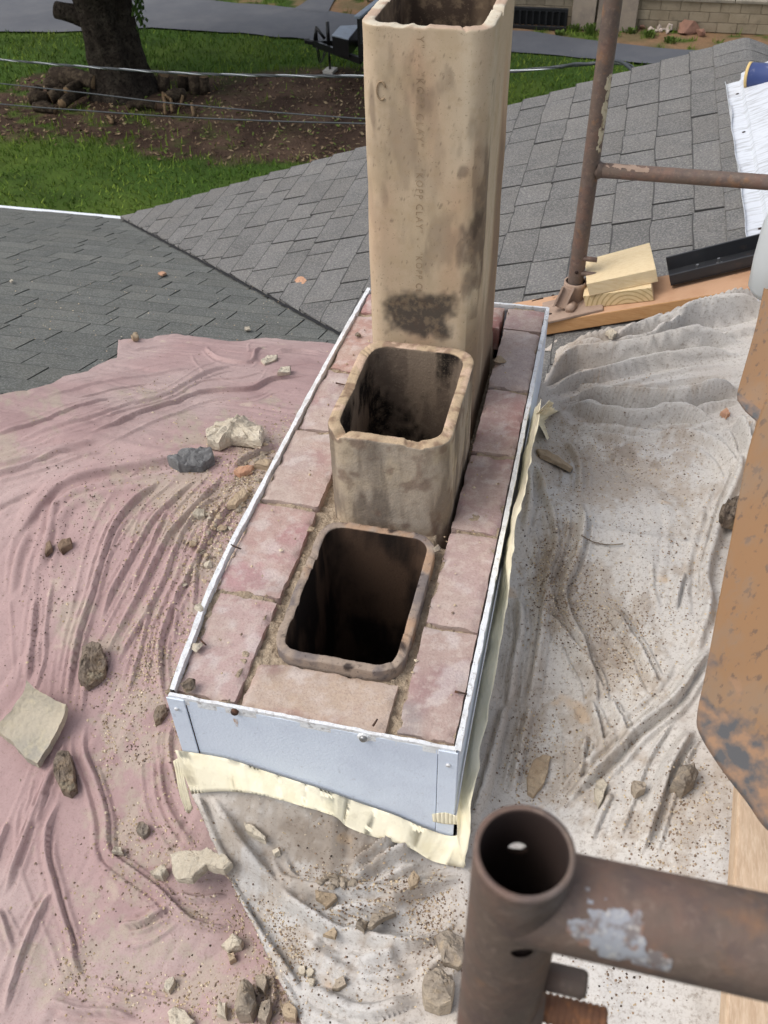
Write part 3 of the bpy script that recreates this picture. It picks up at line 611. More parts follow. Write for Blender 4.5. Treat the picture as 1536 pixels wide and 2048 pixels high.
def liner(cx, cy, hx, hy, zt, zb, th, n, dz, paint, chip, mat, rin=.034, seed=0, zin=-4.2, rgh=.0008, rout=.045):
    out = rrect(hx, hy, rout, n)+[cx, cy]; inn = rrect(hx-th, hy-th, rin, n)+[cx, cy]; 
    rows_o = np.r_[np.arange(zb, zt-.006, dz), zt-.0045, zt-.0012]
    V = []; R = len(rows_o)
    top = zt-chip(out, inn)          # chipped rim height per angular sample
    for z in rows_o:
        zz = np.minimum(z, top-(zt-z)*.6-.0006) if z > zt-.09 else np.full(n, z); V.append(np.c_[out, zz])
    for t in (.05, .35, .65, .95): V.append(np.c_[out*(1-t)+inn*t, top+(fbm(np.c_[out*(1-t)+inn*t, out[:, :1]*0], 90, 3, seed+4)-.5)*.003])
    for z in np.r_[zt-.0015, zt-.006, zt-.03, np.arange(zt-.045, zt-.75, -.012), zt-1.2, zin]: V.append(np.c_[inn, np.minimum(np.full(n, z), top-.0012)])
    m = len(V); V = np.vstack(V); kind = np.repeat(np.r_[np.zeros(R), np.ones(4), np.full(m-R-4, 2)], n)
    cen = np.array([cx, cy, 0]); nn = V-cen; nn[:, 2] = 0; nn /= np.linalg.norm(nn, axis=1)[:, None]
    V = V+nn*(((fbm(V, 9, 3, seed)-.5)*.005+(fbm(V, 70, 3, seed+1)-.5)*rgh)*np.where(kind == 0, 1, .4))[:, None]
    F = grid_faces(n, m, True); F.append([(m-1)*n+i for i in range(n)])
    return mesh('flue_liner', V, F, mat, chim, col=paint(V, kind))
def zero(o, i): return np.zeros(len(o))
# --- tall rear liner (paint positions in metres on its front face)
FZ, FY, FCX, FHX, FHY = .705, .775, .003, .1045, .15
def stain(V, c, r, s, sc, lo, hi):
    d = (((V[:, 0]-c[0])/r[0])**2+((V[:, 2]-c[1])/r[1])**2); n = fbm(V*[1, 1, .45], sc, 4, s); n2 = fbm(V*[60, 60, 14], 1, 4, s+7); e_ = np.exp(-d); return sstep(lo, hi, e_*1.05+((n-.5)*2.2+(n2-.5)*1.6)*(e_ > .04))
def fx(u, v): p = at_y(u, v, FY); return p[0], p[2]
def paint_tall(V, kind):
    n = len(V); c = np.tile(lin((198, 177, 151)), (n, 1)); front = (V[:, 1] < FY+.05)
    st = fbm(V*[9, 9, 1.6], 1, 4, 41); c = mixc(c, lin((206, 191, 168)), sstep(.48, .66, st)*.6); c = mixc(c, lin((192, 158, 130)), sstep(.48, .66, fbm(V*[7, 7, 2.4], 1, 4, 43))*.7)
    c = mixc(c, lin((186, 166, 138)), sstep(.5, .66, fbm(V, 22, 5, 44))*.5)
    for (u, v, ru, rv, s) in [(795, 300, .03, .12, .32), (860, 330, .03, .10, .22), (740, 420, .02, .12, .22), (850, 205, .03, .045, .5), (930, 270, .026, .05, .4), (965, 400, .018, .10, .75), (945, 500, .026, .07, .8), (960, 470, .02, .09, .75), (940, 560, .022, .05, .7), (880, 480, .03, .06, .4), (745, 230, .006, .04, .6), (770, 390, .012, .03, .4)]:
        p = fx(u, v); m = stain(V, p, (ru, rv), int(u), 42, .28, .95)*front; c = mixc(c, lin((122, 106, 92)), m*s*1.0)
    for (u, v, ru, rv, s) in [(945, 545, .007, .022, .85), (950, 455, .012, .035, .5), (925, 345, .010, .012, .5)]:
        m = stain(V, fx(u, v), (ru, rv), int(u)+1, 60, .3, .9)*front; c = mixc(c, lin((58, 50, 46)), m*s)
    p = fx(838, 632); d = np.maximum(np.abs(V[:, 0]-p[0])/.062, np.abs(V[:, 2]-p[1]-.004)/.046); m = sstep(1.15, .7, d+(fbm(V, 45, 5, 51)-.5)*.9)*front
    c = mixc(c, lin((64, 60, 58)), m*.9); c = mixc(c, lin((96, 76, 64)), m*sstep(.54, .68, fbm(V, 60, 4, 57))*.35)
    right = (V[:, 0] > FCX+FHX-.02) & (kind == 0); c = mixc(c, lin((128, 108, 92)), right*sstep(.34, .60, fbm(V*[10, 10, 3], 1, 4, 61)+(.35-V[:, 2])*.35)*.75)
    pits = sstep(.80, .85, fbm(V, 240, 2, 77))*.5; c = mixc(c, lin((92, 76, 64)), pits*(kind == 0))
    c = np.where((kind == 1)[:, None], mixc(np.tile(lin((206, 196, 176)), (n, 1)), lin((176, 148, 128)), sstep(.45, .6, fbm(V, 18, 3, 45))*.8), c)
    ins = mixc(np.tile(lin((120, 102, 84)), (n, 1)), lin((70, 58, 50)), sstep(.4, .65, fbm(V*[18, 18, 5], 1, 4, 46))*.9); ins = mixc(ins, lin((166, 150, 126)), sstep(.62, .72, fbm(V, 30, 3, 47))*.6)
    return np.where((kind == 2)[:, None], ins, c)
def chip_tall(o, i): a = fbm(np.c_[o, o[:, :1]*0], 28, 4, 6); return sstep(.58, .72, a)*.006*np.where(o[:, 0] > FCX+.05, 1.6, .35)
tall = liner(FCX, FY+FHY, FHX, FHY, FZ, -.35, .019, 420, .0045, paint_tall, chip_tall, m_clay, rin=.022, seed=5, rgh=.0003, rout=.034)
# incised lettering running down the front face
m_letter = M('incised_letter', (164, 142, 116), .95, layers=((60, .45, .7, (118, 98, 78), .8),))
def tface(x, z):
    P_ = np.c_[z*0+x, z*0+FY, z]; return -((fbm(P_, 9, 3, 5)-.5)*.005)
def lettering(txt, u, v0, v1, parent):
    cu = bpy.data.curves.new('lettering', 'FONT'); cu.body = txt; cu.size = 1; cu.extrude = 0; cu.resolution_u = 2; cu.space_character = 1.25; cu.offset = -.012
    o = bpy.data.objects.new('t', cu); COL.objects.link(o); bpy.context.view_layer.update()
    me = bpy.data.meshes.new_from_object(o.evaluated_get(bpy.context.evaluated_depsgraph_get())); bpy.data.objects.remove(o)
    V = np.array([v.co[:] for v in me.vertices]); F = [list(p.vertices) for p in me.polygons]; bpy.data.meshes.remove(me)
    (xa, za), (xb, zb) = fx(u, v0), fx(u, v1); L = za-zb; s = L/(V[:, 0].max()-V[:, 0].min()); hgt = .0125
    W = np.c_[xa+(V[:, 1]-.35)*hgt/.7, V[:, 0]*0+FY-.0014+tface(xa, za-(V[:, 0]-V[:, 0].min())*s), za-(V[:, 0]-V[:, 0].min())*s]
    W[:, 1] -= 0
    return mesh('lettering', W, F, m_letter, parent, smooth=False)
let = lettering('Y" - - "KOPP CLAY" - - "KOPP CLAY" - - "KOPP CL', 841, 72, 586, tall)
# the round scar on the upper left of the face
p = at_y(762, 182, FY-.002); a = np.linspace(.4, 5.4, 22); Q = np.c_[p[0]+np.cos(a)*.0075, a*0+FY-.001, p[2]+np.sin(a)*.014]; v, f = tube(Q, .0012, 6); mesh('scar', v, f, M('scar_dark', (160, 138, 112), .9), tall)
# --- middle liner
MZ = .183
def paint_mid(V, kind):
    n = len(V); c = np.tile(lin((176, 162, 146)), (n, 1)); c = mixc(c, lin((192, 174, 148)), sstep(.46, .66, fbm(V, 18, 5, 81))*.6)
    c = mixc(c, lin((154, 145, 134)), sstep(.42, .66, fbm(V*[16, 16, 5], 1, 5, 82))*.7); c = mixc(c, lin((104, 93, 83)), sstep(.50, .72, fbm(V*[36, 36, 7], 1, 5, 83)+np.exp(-((V[:, 2]-.03)/.035)**2)*.17)*.7)
    c = mixc(c, lin((112, 90, 78)), sstep(.62, .78, fbm(V, 40, 3, 84)+np.exp(-((V[:, 2]-MZ+.01)/.012)**2)*.2)*.6)
    rim = mixc(np.tile(lin((184, 162, 134)), (n, 1)), lin((204, 176, 156)), sstep(.5, .65, fbm(V, 34, 4, 85))*.7); rim = mixc(rim, lin((120, 96, 80)), sstep(.55, .7, fbm(V, 60, 3, 86))*.7)
    c = np.where((kind == 1)[:, None], rim, c)
    ins = mixc(np.tile(lin((136, 120, 104)), (n, 1)), lin((112, 98, 86)), sstep(.42, .6, fbm(V*[30, 30, 7], 1, 5, 87))); ins = mixc(ins, lin((34, 30, 28)), sstep(.54, .64, fbm(V, 16, 5, 88)+np.where(V[:, 0] < -.06, .10, -.06)+np.where(V[:, 2] > MZ-.05, .05, -.02)))
    return np.where((kind == 2)[:, None], ins, c)
def chip_mid(o, i):
    a = fbm(np.c_[o, o[:, :1]*0], 30, 4, 16); lft = sstep(-.03, -.08, o[:, 0]-.012); return (sstep(.42, .68, a)*.006*lft+sstep(.58, .7, a)*.004*(o[:, 1] < .46)+(a-.5)*.004)
mid = liner(.014, .422+.148, .106, .148, MZ, -.35, .019, 420, .004, paint_mid, chip_mid, m_clay_rough, seed=15, rgh=.0016)
# --- front liner

def paint_front(V, kind):
    n = len(V); c = np.tile(lin((158, 142, 128)), (n, 1)); c = mixc(c, lin((170, 138, 112)), sstep(.48, .62, fbm(V, 26, 5, 91))*.7); c = mixc(c, lin((116, 108, 106)), sstep(.52, .66, fbm(V, 18, 4, 92)+np.where(V[:, 0] > .07, .08, 0)+np.where((V[:, 0] < -.05) & (V[:, 1] > .2), .07, 0))*.9)
    c = mixc(c, lin((52, 46, 46)), sstep(.64, .72, fbm(V, 30, 5, 94)+np.where((V[:, 0] < -.06) & (V[:, 1] < .14), .16, 0))*.9)
    ins = mixc(np.tile(lin((40, 34, 31)), (n, 1)), lin((96, 76, 62)), sstep(.36, .66, fbm(V*[26, 26, 12], 1, 5, 93)+np.where(V[:, 1] > .34, .06, -.12))*.8)*np.clip(1, 0, 1)
    return np.where((kind == 2)[:, None], ins, c)
def chip_front(o, i): a = fbm(np.c_[o, o[:, :1]*0], 34, 4, 26); return (a-.5)*.006+sstep(.6, .75, a)*.005
frontl = liner(.010, .096+.152, .103, .152, .012, -.35, .0140, 400, .006, paint_front, chip_front, m_clay_soot, rin=.03, seed=25, rgh=.0016)

# ---------------------------------------------------------------- white metal surround
m_stucco = M('stucco_white_metal', (222, 232, 246), .5, layers=((5, .5, .8, (204, 214, 232), .5), (90, .62, .7, (176, 178, 186), .35), (2.5, .5, .62, (200, 208, 224), .5)), bump=(230, .35, .002), spec=.35)
m_trim = M('trim_white', (232, 234, 236), .55, layers=((40, .5, .62, (196, 192, 188), .5), (130, .58, .66, (140, 130, 120), .5)), bump=(150, .5, .004), spec=.3)
m_screw = M('rusty_screw', (74, 60, 54), .7, layers=((90, .45, .7, (110, 76, 56), .8),), metal=.4)
m_zinc = M('zinc', (150, 150, 150), .4, metal=.8); m_rust = M('rust_stain', (190, 156, 124), .9, layers=((150, .42, .6, (212, 216, 226), .9),))
def wavy(A, B, n, amp, seed):
    t = np.linspace(0, 1, n)[:, None]; P = np.asarray(A)*(1-t)+np.asarray(B)*t; return P+((fbm(P, 26, 3, seed)-.5)*amp)[:, None]*np.array([0, 0, 1.])
fp = tag(mesh('surround_panel', *box((0, -.003, -.13), (2*HW-.052, .004, .26)), m_stucco, chim, smooth=False), 'front white stucco-embossed metal panel')
bevel(fp, .001)
for s, w_ in ((-1, .028), (1, .028)):
    v, f = box((s*(HW+.003-w_/2), -.0062, -.127), (w_, .0025, .256)); bevel(mesh('corner_flange', v, f, m_stucco, chim, smooth=False), .001)
    for z_ in ((-.022,) if s < 0 else (-.03,)):
        v, f = tube([[s*(HW-.010), -.0075, z_], [s*(HW-.010), -.0098, z_]], .0034, 12); mesh('rivet', v, f, m_trim, chim)
for s in (-1, 1):
    v, f = box((s*(HW+.002), CL/2, -.10-(.012 if s < 0 else 0)), (.003, CL+.006, .20-(.024 if s < 0 else 0))); mesh('surround_panel', v, f, m_stucco, chim, smooth=False)
v, f = box((0, CL+.004, -.10), (2*HW, .003, .20)); mesh('surround_panel', v, f, m_stucco, chim, smooth=False)
def lip(path, wd, name, seed, up=.005, mat=m_trim, side=(1, 0, 0)):
    P = spline(path, .006); n = len(P); sd_ = np.asarray(side, float)
    j = (fbm(P, 45, 3, seed)-.5)[:, None]*.5; j2 = (fbm(P, 70, 3, seed+5)-.5)[:, None]*.6
    a = P-sd_*wd/2+j*.004*sd_+[0, 0, -.012]; b = P-sd_*wd/2+j*.004*sd_+np.array([0, 0, up])+j2*[0, 0, .003]; c = P+sd_*wd/2+j2*.006*sd_+np.array([0, 0, up-.001])+j*[0, 0, .004]; d = P+sd_*wd/2+j2*.006*sd_-[0, 0, .008]
    return mesh(name, np.vstack([a, b, c, d]), grid_faces(n, 4), mat, chim, smooth=False)
lip([(-HW, -.002, 0), (0, -.002, .001), (HW, -.002, 0)], .006, 'top_trim', 401, side=(0, 1, 0))
lip([(HW+.001, -.004, 0), (HW+.002, .4, .0), (HW+.001, .8, .001), (HW, CL, 0)], .008, 'top_trim', 411)
lip([(p[0], p[1], 0) for p in lp], .008, 'top_trim', 421, up=.008)
lip([(-HW, CL+.002, -.004), (HW, CL+.002, -.002)], .008, 'top_trim', 431, side=(0, 1, 0))
for (u, v_, big) in ((470, 1422, 1), (727, 1475, 0)):
    p = at_y(u, v_, -.006); v, f = tube([[p[0], -.004, p[2]], [p[0], -.0095, p[2]], [p[0], -.0115, p[2]]], [.0058, .0058, .004], 14); mesh('screw', v, f, m_screw if big else m_zinc, chim)
    if not big: v, f = tube([[p[0], -.0052, p[2]], [p[0], -.0064, p[2]]], .0095, 16); mesh('washer', v, f, m_trim, chim)
p = at_y(472, 1445, -.0053); n = 10; a = np.linspace(0, 2*math.pi, n, endpoint=False); V = np.c_[p[0]+np.cos(a)*.003*(1+.4*np.sin(3*a)), a*0-.0054, p[2]+np.sin(a)*.014*(1+.3*np.cos(2*a))]; tag(mesh('rust_streak', V, [list(range(n))], m_rust, chim, smooth=False), 'orange rust streak under the left screw')
for (a, b) in (((462, 1090), (482, 1098)), ((396, 1275), (412, 1290)), ((910, 1383), (934, 1388)), ((746, 1452), (755, 1438)), ((1086, 596), (1064, 602)), ((672, 766), (690, 770))):
    A, B = at_z(*a, .006), at_z(*b, .008); v, f = tube([A, B], [.0019, .0012], 8); mesh('screw_tip', v, f, m_screw, chim)

# ---------------------------------------------------------------- masking tape
m_tape = M('masking_tape', (238, 230, 204), .55, layers=((14, .45, .62, (230, 220, 184), .6), (60, .58, .7, (206, 196, 170), .4)), bump=(30, .3, .01), bump2=(200, .2, .002), spec=.3)
def tape(top, bot, seed, rows=10, step=.006, amp=.006):
    n = 140; A = spline(top, step); B = spline(bot, step); A = A[np.linspace(0, len(A)-1, n).astype(int)]; B = B[np.linspace(0, len(B)-1, n).astype(int)]
    V = np.vstack([A*(1-t)+B*t for t in np.linspace(0, 1, rows)]); nr = np.cross(A[-1]-A[0], B[n//2]-A[n//2]); nr /= np.linalg.norm(nr)
    if nr@(CAM-A[n//2]) < 0: nr = -nr
    tt = np.repeat(np.linspace(0, 1, rows), n); V = V+nr*((np.abs(fbm(V*[14, 14, 20], 1, 2, seed)-.5)*4*amp+min(.004, amp*3))*sstep(0, .5, tt))[:, None]
    o = mesh('masking_tape', V, grid_faces(n, rows), m_tape, chim); md = o.modifiers.new('solid', 'SOLIDIFY'); md.thickness = .0006; return o
ty = -.010
TT = [(350, 1500), (405, 1508), (461, 1519), (530, 1542), (595, 1563), (648, 1580), (720, 1606), (789, 1630), (850, 1656), (905, 1672), (938, 1655)]
TB_ = [(384, 1588), (447, 1583), (508, 1588), (560, 1600), (601, 1612), (667, 1632), (695, 1654), (742, 1672), (812, 1692), (865, 1722), (928, 1736)]
tag(tape([at_y(u, v_, ty) for u, v_ in TT], [at_y(u, v_, ty-.03) for u, v_ in TB_], 501, amp=.0012), 'cream masking tape along the bottom of the front panel')
_tb = np.array([at_y(u, v_, ty-.03) for u, v_ in TB_]); tb_z = lambda x: np.interp(x, _tb[:, 0], _tb[:, 2])
tape([at_y(u, v_, ty-.002) for u, v_ in ((346, 1522), (356, 1516), (364, 1512))], [at_y(u, v_, ty-.02) for u, v_ in ((374, 1618), (382, 1622), (390, 1610))], 511)
tape([at_y(u, v_, -.0082) for u, v_ in ((864, 1628), (890, 1625), (914, 1632))], [at_y(u, v_, -.0084) for u, v_ in ((866, 1642), (890, 1647), (914, 1648))], 515, amp=.0001)
tx = HW+.006
tag(tape([(tx, y, z_) for y, z_ in ((-.012, -.165), (.1, -.13), (.3, -.11), (.5, -.10), (.7, -.095), (.9, -.09))],
     [at_x(u, v_, HW+.035) for u, v_ in ((938, 1735), (955, 1600), (975, 1480), (1000, 1330), (1022, 1200), (1040, 1060), (1056, 985), (1075, 890), (1090, 800))], 521, amp=.005), 'crumpled cream masking tape down the right side panel')
tape([(tx, .90, -.09), (tx+.02, .89, -.10), (tx+.04, .87, -.12)], [at_x(u, v_, HW+.05) for u, v_ in ((1092, 806), (1108, 826), (1130, 832))], 531, amp=.008)
# ================================================================ DROP CLOTHS
def poly_inside(P, poly):
    x, y = P[:, 0], P[:, 1]; ins = np.zeros(len(P), bool); n = len(poly)
    for i in range(n):
        x1, y1 = poly[i]; x2, y2 = poly[(i+1) % n]
        c = ((y1 > y) != (y2 > y)) & (x < (x2-x1)*(y-y1)/((y2-y1) if y2 != y1 else 1e-9)+x1); ins ^= c
    return ins
def poly_near(P, poly):
    best = np.full(len(P), 1e9); bp = np.zeros((len(P), 2)); n = len(poly)
    for i in range(n):
        a = np.array(poly[i]); b = np.array(poly[(i+1) % n]); ab = b-a; t = np.clip(((P-a)@ab)/max(ab@ab, 1e-12), 0, 1); q = a+t[:, None]*ab; d = np.linalg.norm(P-q, axis=1)
        m = d < best; best[m] = d[m]; bp[m] = q[m]
    return best, bp
def add_folds(X, Y, folds, surf=z_roof, KH=1.0, KW=.85):
    """folds: (pixel polyline, height, width, side) ; soft crest with a tucked groove on one side"""
    H = np.zeros(len(X)); XY = np.c_[X, Y]
    fl = []
    for i_, (pl, h, wd_, sg) in enumerate(folds):
        fl.append((pl, h, wd_, sg)); rg_ = np.random.default_rng(i_+5); A_ = np.array(pl, float); T_ = np.gradient(A_, axis=0); N_ = np.c_[-T_[:, 1], T_[:, 0]]/np.linalg.norm(T_, axis=1)[:, None]
        for k_ in (-1, 1, 2):
            ofs = k_*rg_.uniform(11, 26); c0_ = rg_.uniform(.0, .2); c1_ = rg_.uniform(.8, 1); n_ = len(A_); B_ = A_+N_*ofs*(1+np.linspace(rg_.uniform(-.5, .5), rg_.uniform(-.5, .5), n_)[:, None]); B_ = B_[int(c0_*n_):max(int(c0_*n_)+3, int(c1_*n_)+1)]
            if len(B_) >= 2: fl.append((B_.tolist(), h*rg_.uniform(.15, .42), wd_*rg_.uniform(.4, .75), sg if rg_.random() < .7 else -sg))
    for pl, h, wd_, sg in fl:
        h = h*KH; wd_ = wd_*KW; q = spline([on_surf(u, v, surf)[:2] for u, v in pl], .012); mg = wd_*5
        bb = (X > q[:, 0].min()-mg) & (X < q[:, 0].max()+mg) & (Y > q[:, 1].min()-mg) & (Y < q[:, 1].max()+mg)
        idx = np.where(bb)[0]
        if not len(idx): continue
        p = XY[idx]; bd = np.full(len(idx), 1e9); bs = np.zeros(len(idx)); bt = np.zeros(len(idx)); L = np.r_[0, np.cumsum(np.linalg.norm(np.diff(q, axis=0), axis=1))]
        for i in range(len(q)-1):
            a, b = q[i], q[i+1]; ab = b-a; l2 = max(ab@ab, 1e-12); t = np.clip(((p-a)@ab)/l2, 0, 1); r = p-a-t[:, None]*ab; d = np.linalg.norm(r, axis=1); s = np.sign(ab[0]*r[:, 1]-ab[1]*r[:, 0])
            m = d < bd; bd[m] = d[m]; bs[m] = s[m]; bt[m] = L[i]+t[m]*math.sqrt(l2)
        u = bt/L[-1]; tp = sstep(0, .2, u)*sstep(1, .78, u)*(.85+.3*vnoise(np.c_[bt*5, bt*0+len(pl), bt*0], 3))
        x = bd*bs*sg/(wd_*(.45+.55*np.sqrt(sstep(0, .25, u)*sstep(1, .75, u)))*(.88+.24*vnoise(np.c_[bt*4, bt*0+2*len(pl), bt*0], 5)))
        prof = sstep(-1.7, -.35, x)*(1-sstep(.12, .46, x))*(1-.10*x*x) - .14*np.exp(-((x-.7)/.3)**2) - .05*np.exp(-((x+1.7)/.3)**2)
        nv_ = h*tp*prof; H[idx] = np.where(nv_ > 0, np.maximum(H[idx], nv_)+.25*np.minimum(np.maximum(H[idx], 0), nv_), H[idx]+nv_*.8)
    return H
def build_cloth(name, poly, hgt, paint, mat, step, label):
    poly = np.array(poly); x0, y0 = poly.min(0)-step*2; x1, y1 = poly.max(0)+step*2
    nx, ny = int((x1-x0)/step)+1, int((y1-y0)/step)+1
    xs = x0+np.arange(nx)*step; ys = y0+np.arange(ny)*step; X, Y = np.meshgrid(xs, ys); P = np.c_[X.ravel(), Y.ravel()]
    ins = poly_inside(P, poly); d, bp = poly_near(P, poly); snap = (~ins) & (d < step*1.05); P[snap] = bp[snap]; ok = ins | snap
    Z = hgt(P[:, 0], P[:, 1], d*np.where(ins, 1, 0))
    F = []
    I = np.arange(nx*ny).reshape(ny, nx); q = np.stack([I[:-1, :-1], I[:-1, 1:], I[1:, 1:], I[1:, :-1]], -1).reshape(-1, 4); q = q[ok[q].all(1)]
    used = np.unique(q); mp = -np.ones(nx*ny, int); mp[used] = np.arange(len(used)); V = np.c_[P, Z][used]
    o = mesh(name, V, mp[q], mat, col=paint(V))
    Zg = np.where(ok, Z, -9).reshape(ny, nx)
    def zf(x, y):
        x = np.atleast_1d(x); y = np.atleast_1d(y); i = ((y-y0)/step); j = ((x-x0)/step); good = (i >= 0) & (j >= 0) & (i < ny-1) & (j < nx-1)
        a = np.clip(np.round(i).astype(int), 0, ny-1); b = np.clip(np.round(j).astype(int), 0, nx-1); r = np.where(good, Zg[a, b], -9.); return r
    tag(o, label, 'drop cloth'); md = o.modifiers.new('solid', 'SOLIDIFY'); md.thickness = .0016; md.offset = -1
    return o, zf
S = lambda u, v: tuple(on_surf(u, v)[:2])
S2 = lambda u, v: tuple(on_surf(u, v, lambda x, y: z_roof(x, y)+.055)[:2])
def near_chim(x, y):
    dx = np.maximum(np.abs(x)-HW, 0); dy = np.maximum(np.maximum(-y, y-CL), 0); return np.hypot(dx, dy)
PF = [([(0, 894), (82, 862), (182, 840), (255, 812), (328, 792), (410, 748), (497, 725)], .016, .020, 1), ([(155, 880), (228, 853), (292, 826), (346, 808), (410, 787), (501, 780), (547, 762), (647, 753)], .020, .018, -1),
      ([(245, 702), (330, 692), (410, 694)], .012, .018, 1), ([(415, 690), (420, 706), (445, 722), (500, 728), (512, 704), (540, 692)], .016, .014, 1), ([(540, 705), (600, 700), (655, 708)], .012, .02, 1),
      ([(-40, 935), (45, 917), (137, 894), (210, 880)], .018, .017, 1), ([(-40, 958), (40, 935), (105, 908), (170, 895)], .016, .014, -1), ([(-40, 880), (60, 850), (150, 820), (240, 790)], .012, .02, -1),
      ([(60, 800), (180, 770), (300, 750), (400, 735)], .010, .018, 1), ([(140, 800), (260, 775), (350, 765)], .008, .012, -1),
      ([(20, 1090), (60, 1040), (105, 985), (150, 960), (237, 940), (340, 925), (420, 905)], .026, .045, -1), ([(-30, 1030), (60, 985), (160, 950)], .012, .03, -1), ([(75, 1150), (95, 1080), (105, 1020), (120, 985)], .018, .022, 1), ([(20, 1200), (35, 1120), (60, 1060)], .012, .018, 1),
      ([(345, 950), (265, 1010), (230, 1060), (205, 1130), (185, 1200), (160, 1275), (140, 1375), (135, 1430)], .026, .014, 1), ([(400, 957), (350, 1000), (310, 1040), (280, 1090), (250, 1145), (220, 1200), (200, 1260)], .020, .012, 1),
      ([(455, 942), (425, 985), (375, 1035), (340, 1075), (310, 1130), (280, 1190), (250, 1245), (220, 1300), (205, 1350)], .022, .011, 1), ([(560, 895), (500, 920), (460, 945)], .022, .013, 1),
      ([(455, 987), (410, 1015), (370, 1065), (345, 1120), (320, 1180), (285, 1245), (250, 1300), (225, 1350)], .020, .011, 1), ([(485, 970), (460, 1015), (430, 1060), (400, 1110), (375, 1160), (345, 1220), (325, 1275), (320, 1325), (325, 1375), (332, 1425)], .024, .012, 1),
      ([(435, 1005), (415, 1065), (395, 1130), (390, 1200), (385, 1240)], .018, .010, 1), ([(340, 1010), (312, 1075), (285, 1135), (262, 1190)], .014, .009, 1), ([(305, 1190), (290, 1270), (270, 1340), (255, 1400)], .014, .010, 1), ([(360, 1160), (350, 1240), (345, 1300)], .012, .009, -1),
      ([(185, 1300), (172, 1380), (165, 1440)], .012, .011, 1), ([(75, 1190), (65, 1290), (55, 1380)], .014, .014, 1), ([(110, 1150), (95, 1250), (90, 1330), (60, 1420)], .010, .010, 1),
      ([(175, 1430), (170, 1500), (195, 1565), (215, 1640), (220, 1705), (260, 1740), (320, 1785), (350, 1815), (395, 1850), (500, 1860)], .024, .014, 1), ([(115, 1510), (95, 1565), (65, 1635), (45, 1690), (20, 1760), (5, 1800)], .020, .012, -1),
      ([(125, 1595), (100, 1650), (95, 1710), (110, 1770), (125, 1825), (145, 1885), (155, 1935), (185, 1975)], .022, .012, 1), ([(110, 1770), (75, 1840), (50, 1900), (30, 1960), (10, 2040)], .020, .011, 1), ([(320, 1500), (320, 1550), (330, 1610), (360, 1665), (395, 1705)], .020, .011, -1), ([(345, 1440), (340, 1500), (352, 1560), (372, 1620)], .016, .009, 1),
      ([(235, 1855), (280, 1855), (325, 1830), (345, 1815)], .022, .011, -1), ([(90, 2000), (150, 2025), (225, 2030), (280, 2045)], .022, .013, -1), ([(0, 1815), (15, 1860), (30, 1905)], .014, .009, 1), ([(350, 1790), (390, 1805), (460, 1795)], .016, .009, -1), ([(545, 1940), (550, 2000), (520, 2045)], .016, .009, 1),
      ([(100, 1560), (85, 1620), (70, 1660)], .014, .008, 1), ([(130, 1480), (125, 1540), (140, 1600)], .012, .01, 1), ([(185, 1975), (260, 1990), (350, 2000)], .012, .014, 1), ([(20, 1640), (0, 1700), (-20, 1760)], .014, .012, 1)]
def crease(x, y, m, seed, ang):
    """thin fabric creases: V-shaped valleys, drawn out along x where m = 0 and along y (turned by ang) where m = 1"""
    w1 = (fbm(np.c_[x, y, x*0], 4, 2, seed)-.5)*.06; w2 = (fbm(np.c_[y, x, x*0], 4, 2, seed+1)-.5)*.06
    a, b = x+w1, y+w2; c, s = math.cos(ang), math.sin(ang); r1, r2 = a*c-b*s, a*s+b*c
    ax_ = np.abs(fbm(np.c_[a*2.4, b*26, x*0], 1, 2, seed+2)-.5)*.010; ay_ = np.abs(fbm(np.c_[r1*28, r2*2.4, x*0], 1, 2, seed+3)-.5)*.010
    return ax_*(1-m)+ay_*m+np.abs(fbm(np.c_[a, b, x*0], 34, 3, seed+4)-.5)*.004
def foot(x, y, z): return np.where((np.abs(x) < HW) & (y > 0) & (y < CL), -3., z)
def b_pink(x, y): return z_roof(x, y)-.02*np.exp(-((y-YR)/.05)**2)+.026+.03*np.exp(-near_chim(x, y)/.03)
def h_pink(x, y, d):
    P = np.c_[x, y, x*0]
    z = b_pink(x, y)+add_folds(x, y, PF, lambda a, b: foot(a, b, b_pink(a, b)), .66, .60)+(fbm(P, 5, 3, 201)-.5)*.018+crease(x, y, np.where(y > YR, 0., 1.), 203, .25)
    e = sstep(0, .05, d); far = (y > .9); zz = z_roof(x, y)+.022+(np.abs(fbm(P, 22, 2, 205)-.5))*.012; return np.where(far, np.maximum(z, z_roof(x, y)+.016)*e+zz*(1-e), z)
def dirt(U, blobs, seed, sc=38):
    m = np.zeros(len(U)); n = fbm(np.c_[U/sc, U[:, :1]*0], 1, 5, seed); n2 = fbm(np.c_[U/9, U[:, :1]*0], 1, 3, seed+1)
    for (u, v, ru, rv, s) in blobs: m = np.maximum(m, s*np.exp(-(((U[:, 0]-u)/ru)**2+((U[:, 1]-v)/rv)**2)))
    return sstep(.30, .85, m*.85+((n-.5)*1.9+(n2-.5)*1.1)*np.minimum(1, m*3))*(m > .02)
PINK_DIRT = [(400, 1000, 170, 90, 1), (520, 960, 90, 120, 1.1), (440, 1130, 90, 130, .95), (260, 1280, 90, 120, .6), (300, 1350, 80, 90, .9), (160, 1220, 60, 120, .5), (430, 880, 200, 60, .75), (280, 1500, 110, 150, .75), (250, 1650, 100, 80, .6), (330, 1720, 110, 80, .8), (230, 1900, 250, 130, .75), (450, 1980, 180, 100, .9), (60, 800, 120, 80, .45), (560, 850, 70, 60, .7), (330, 790, 90, 25, .6), (20, 895, 50, 40, .8), (180, 1020, 100, 60, .4)]
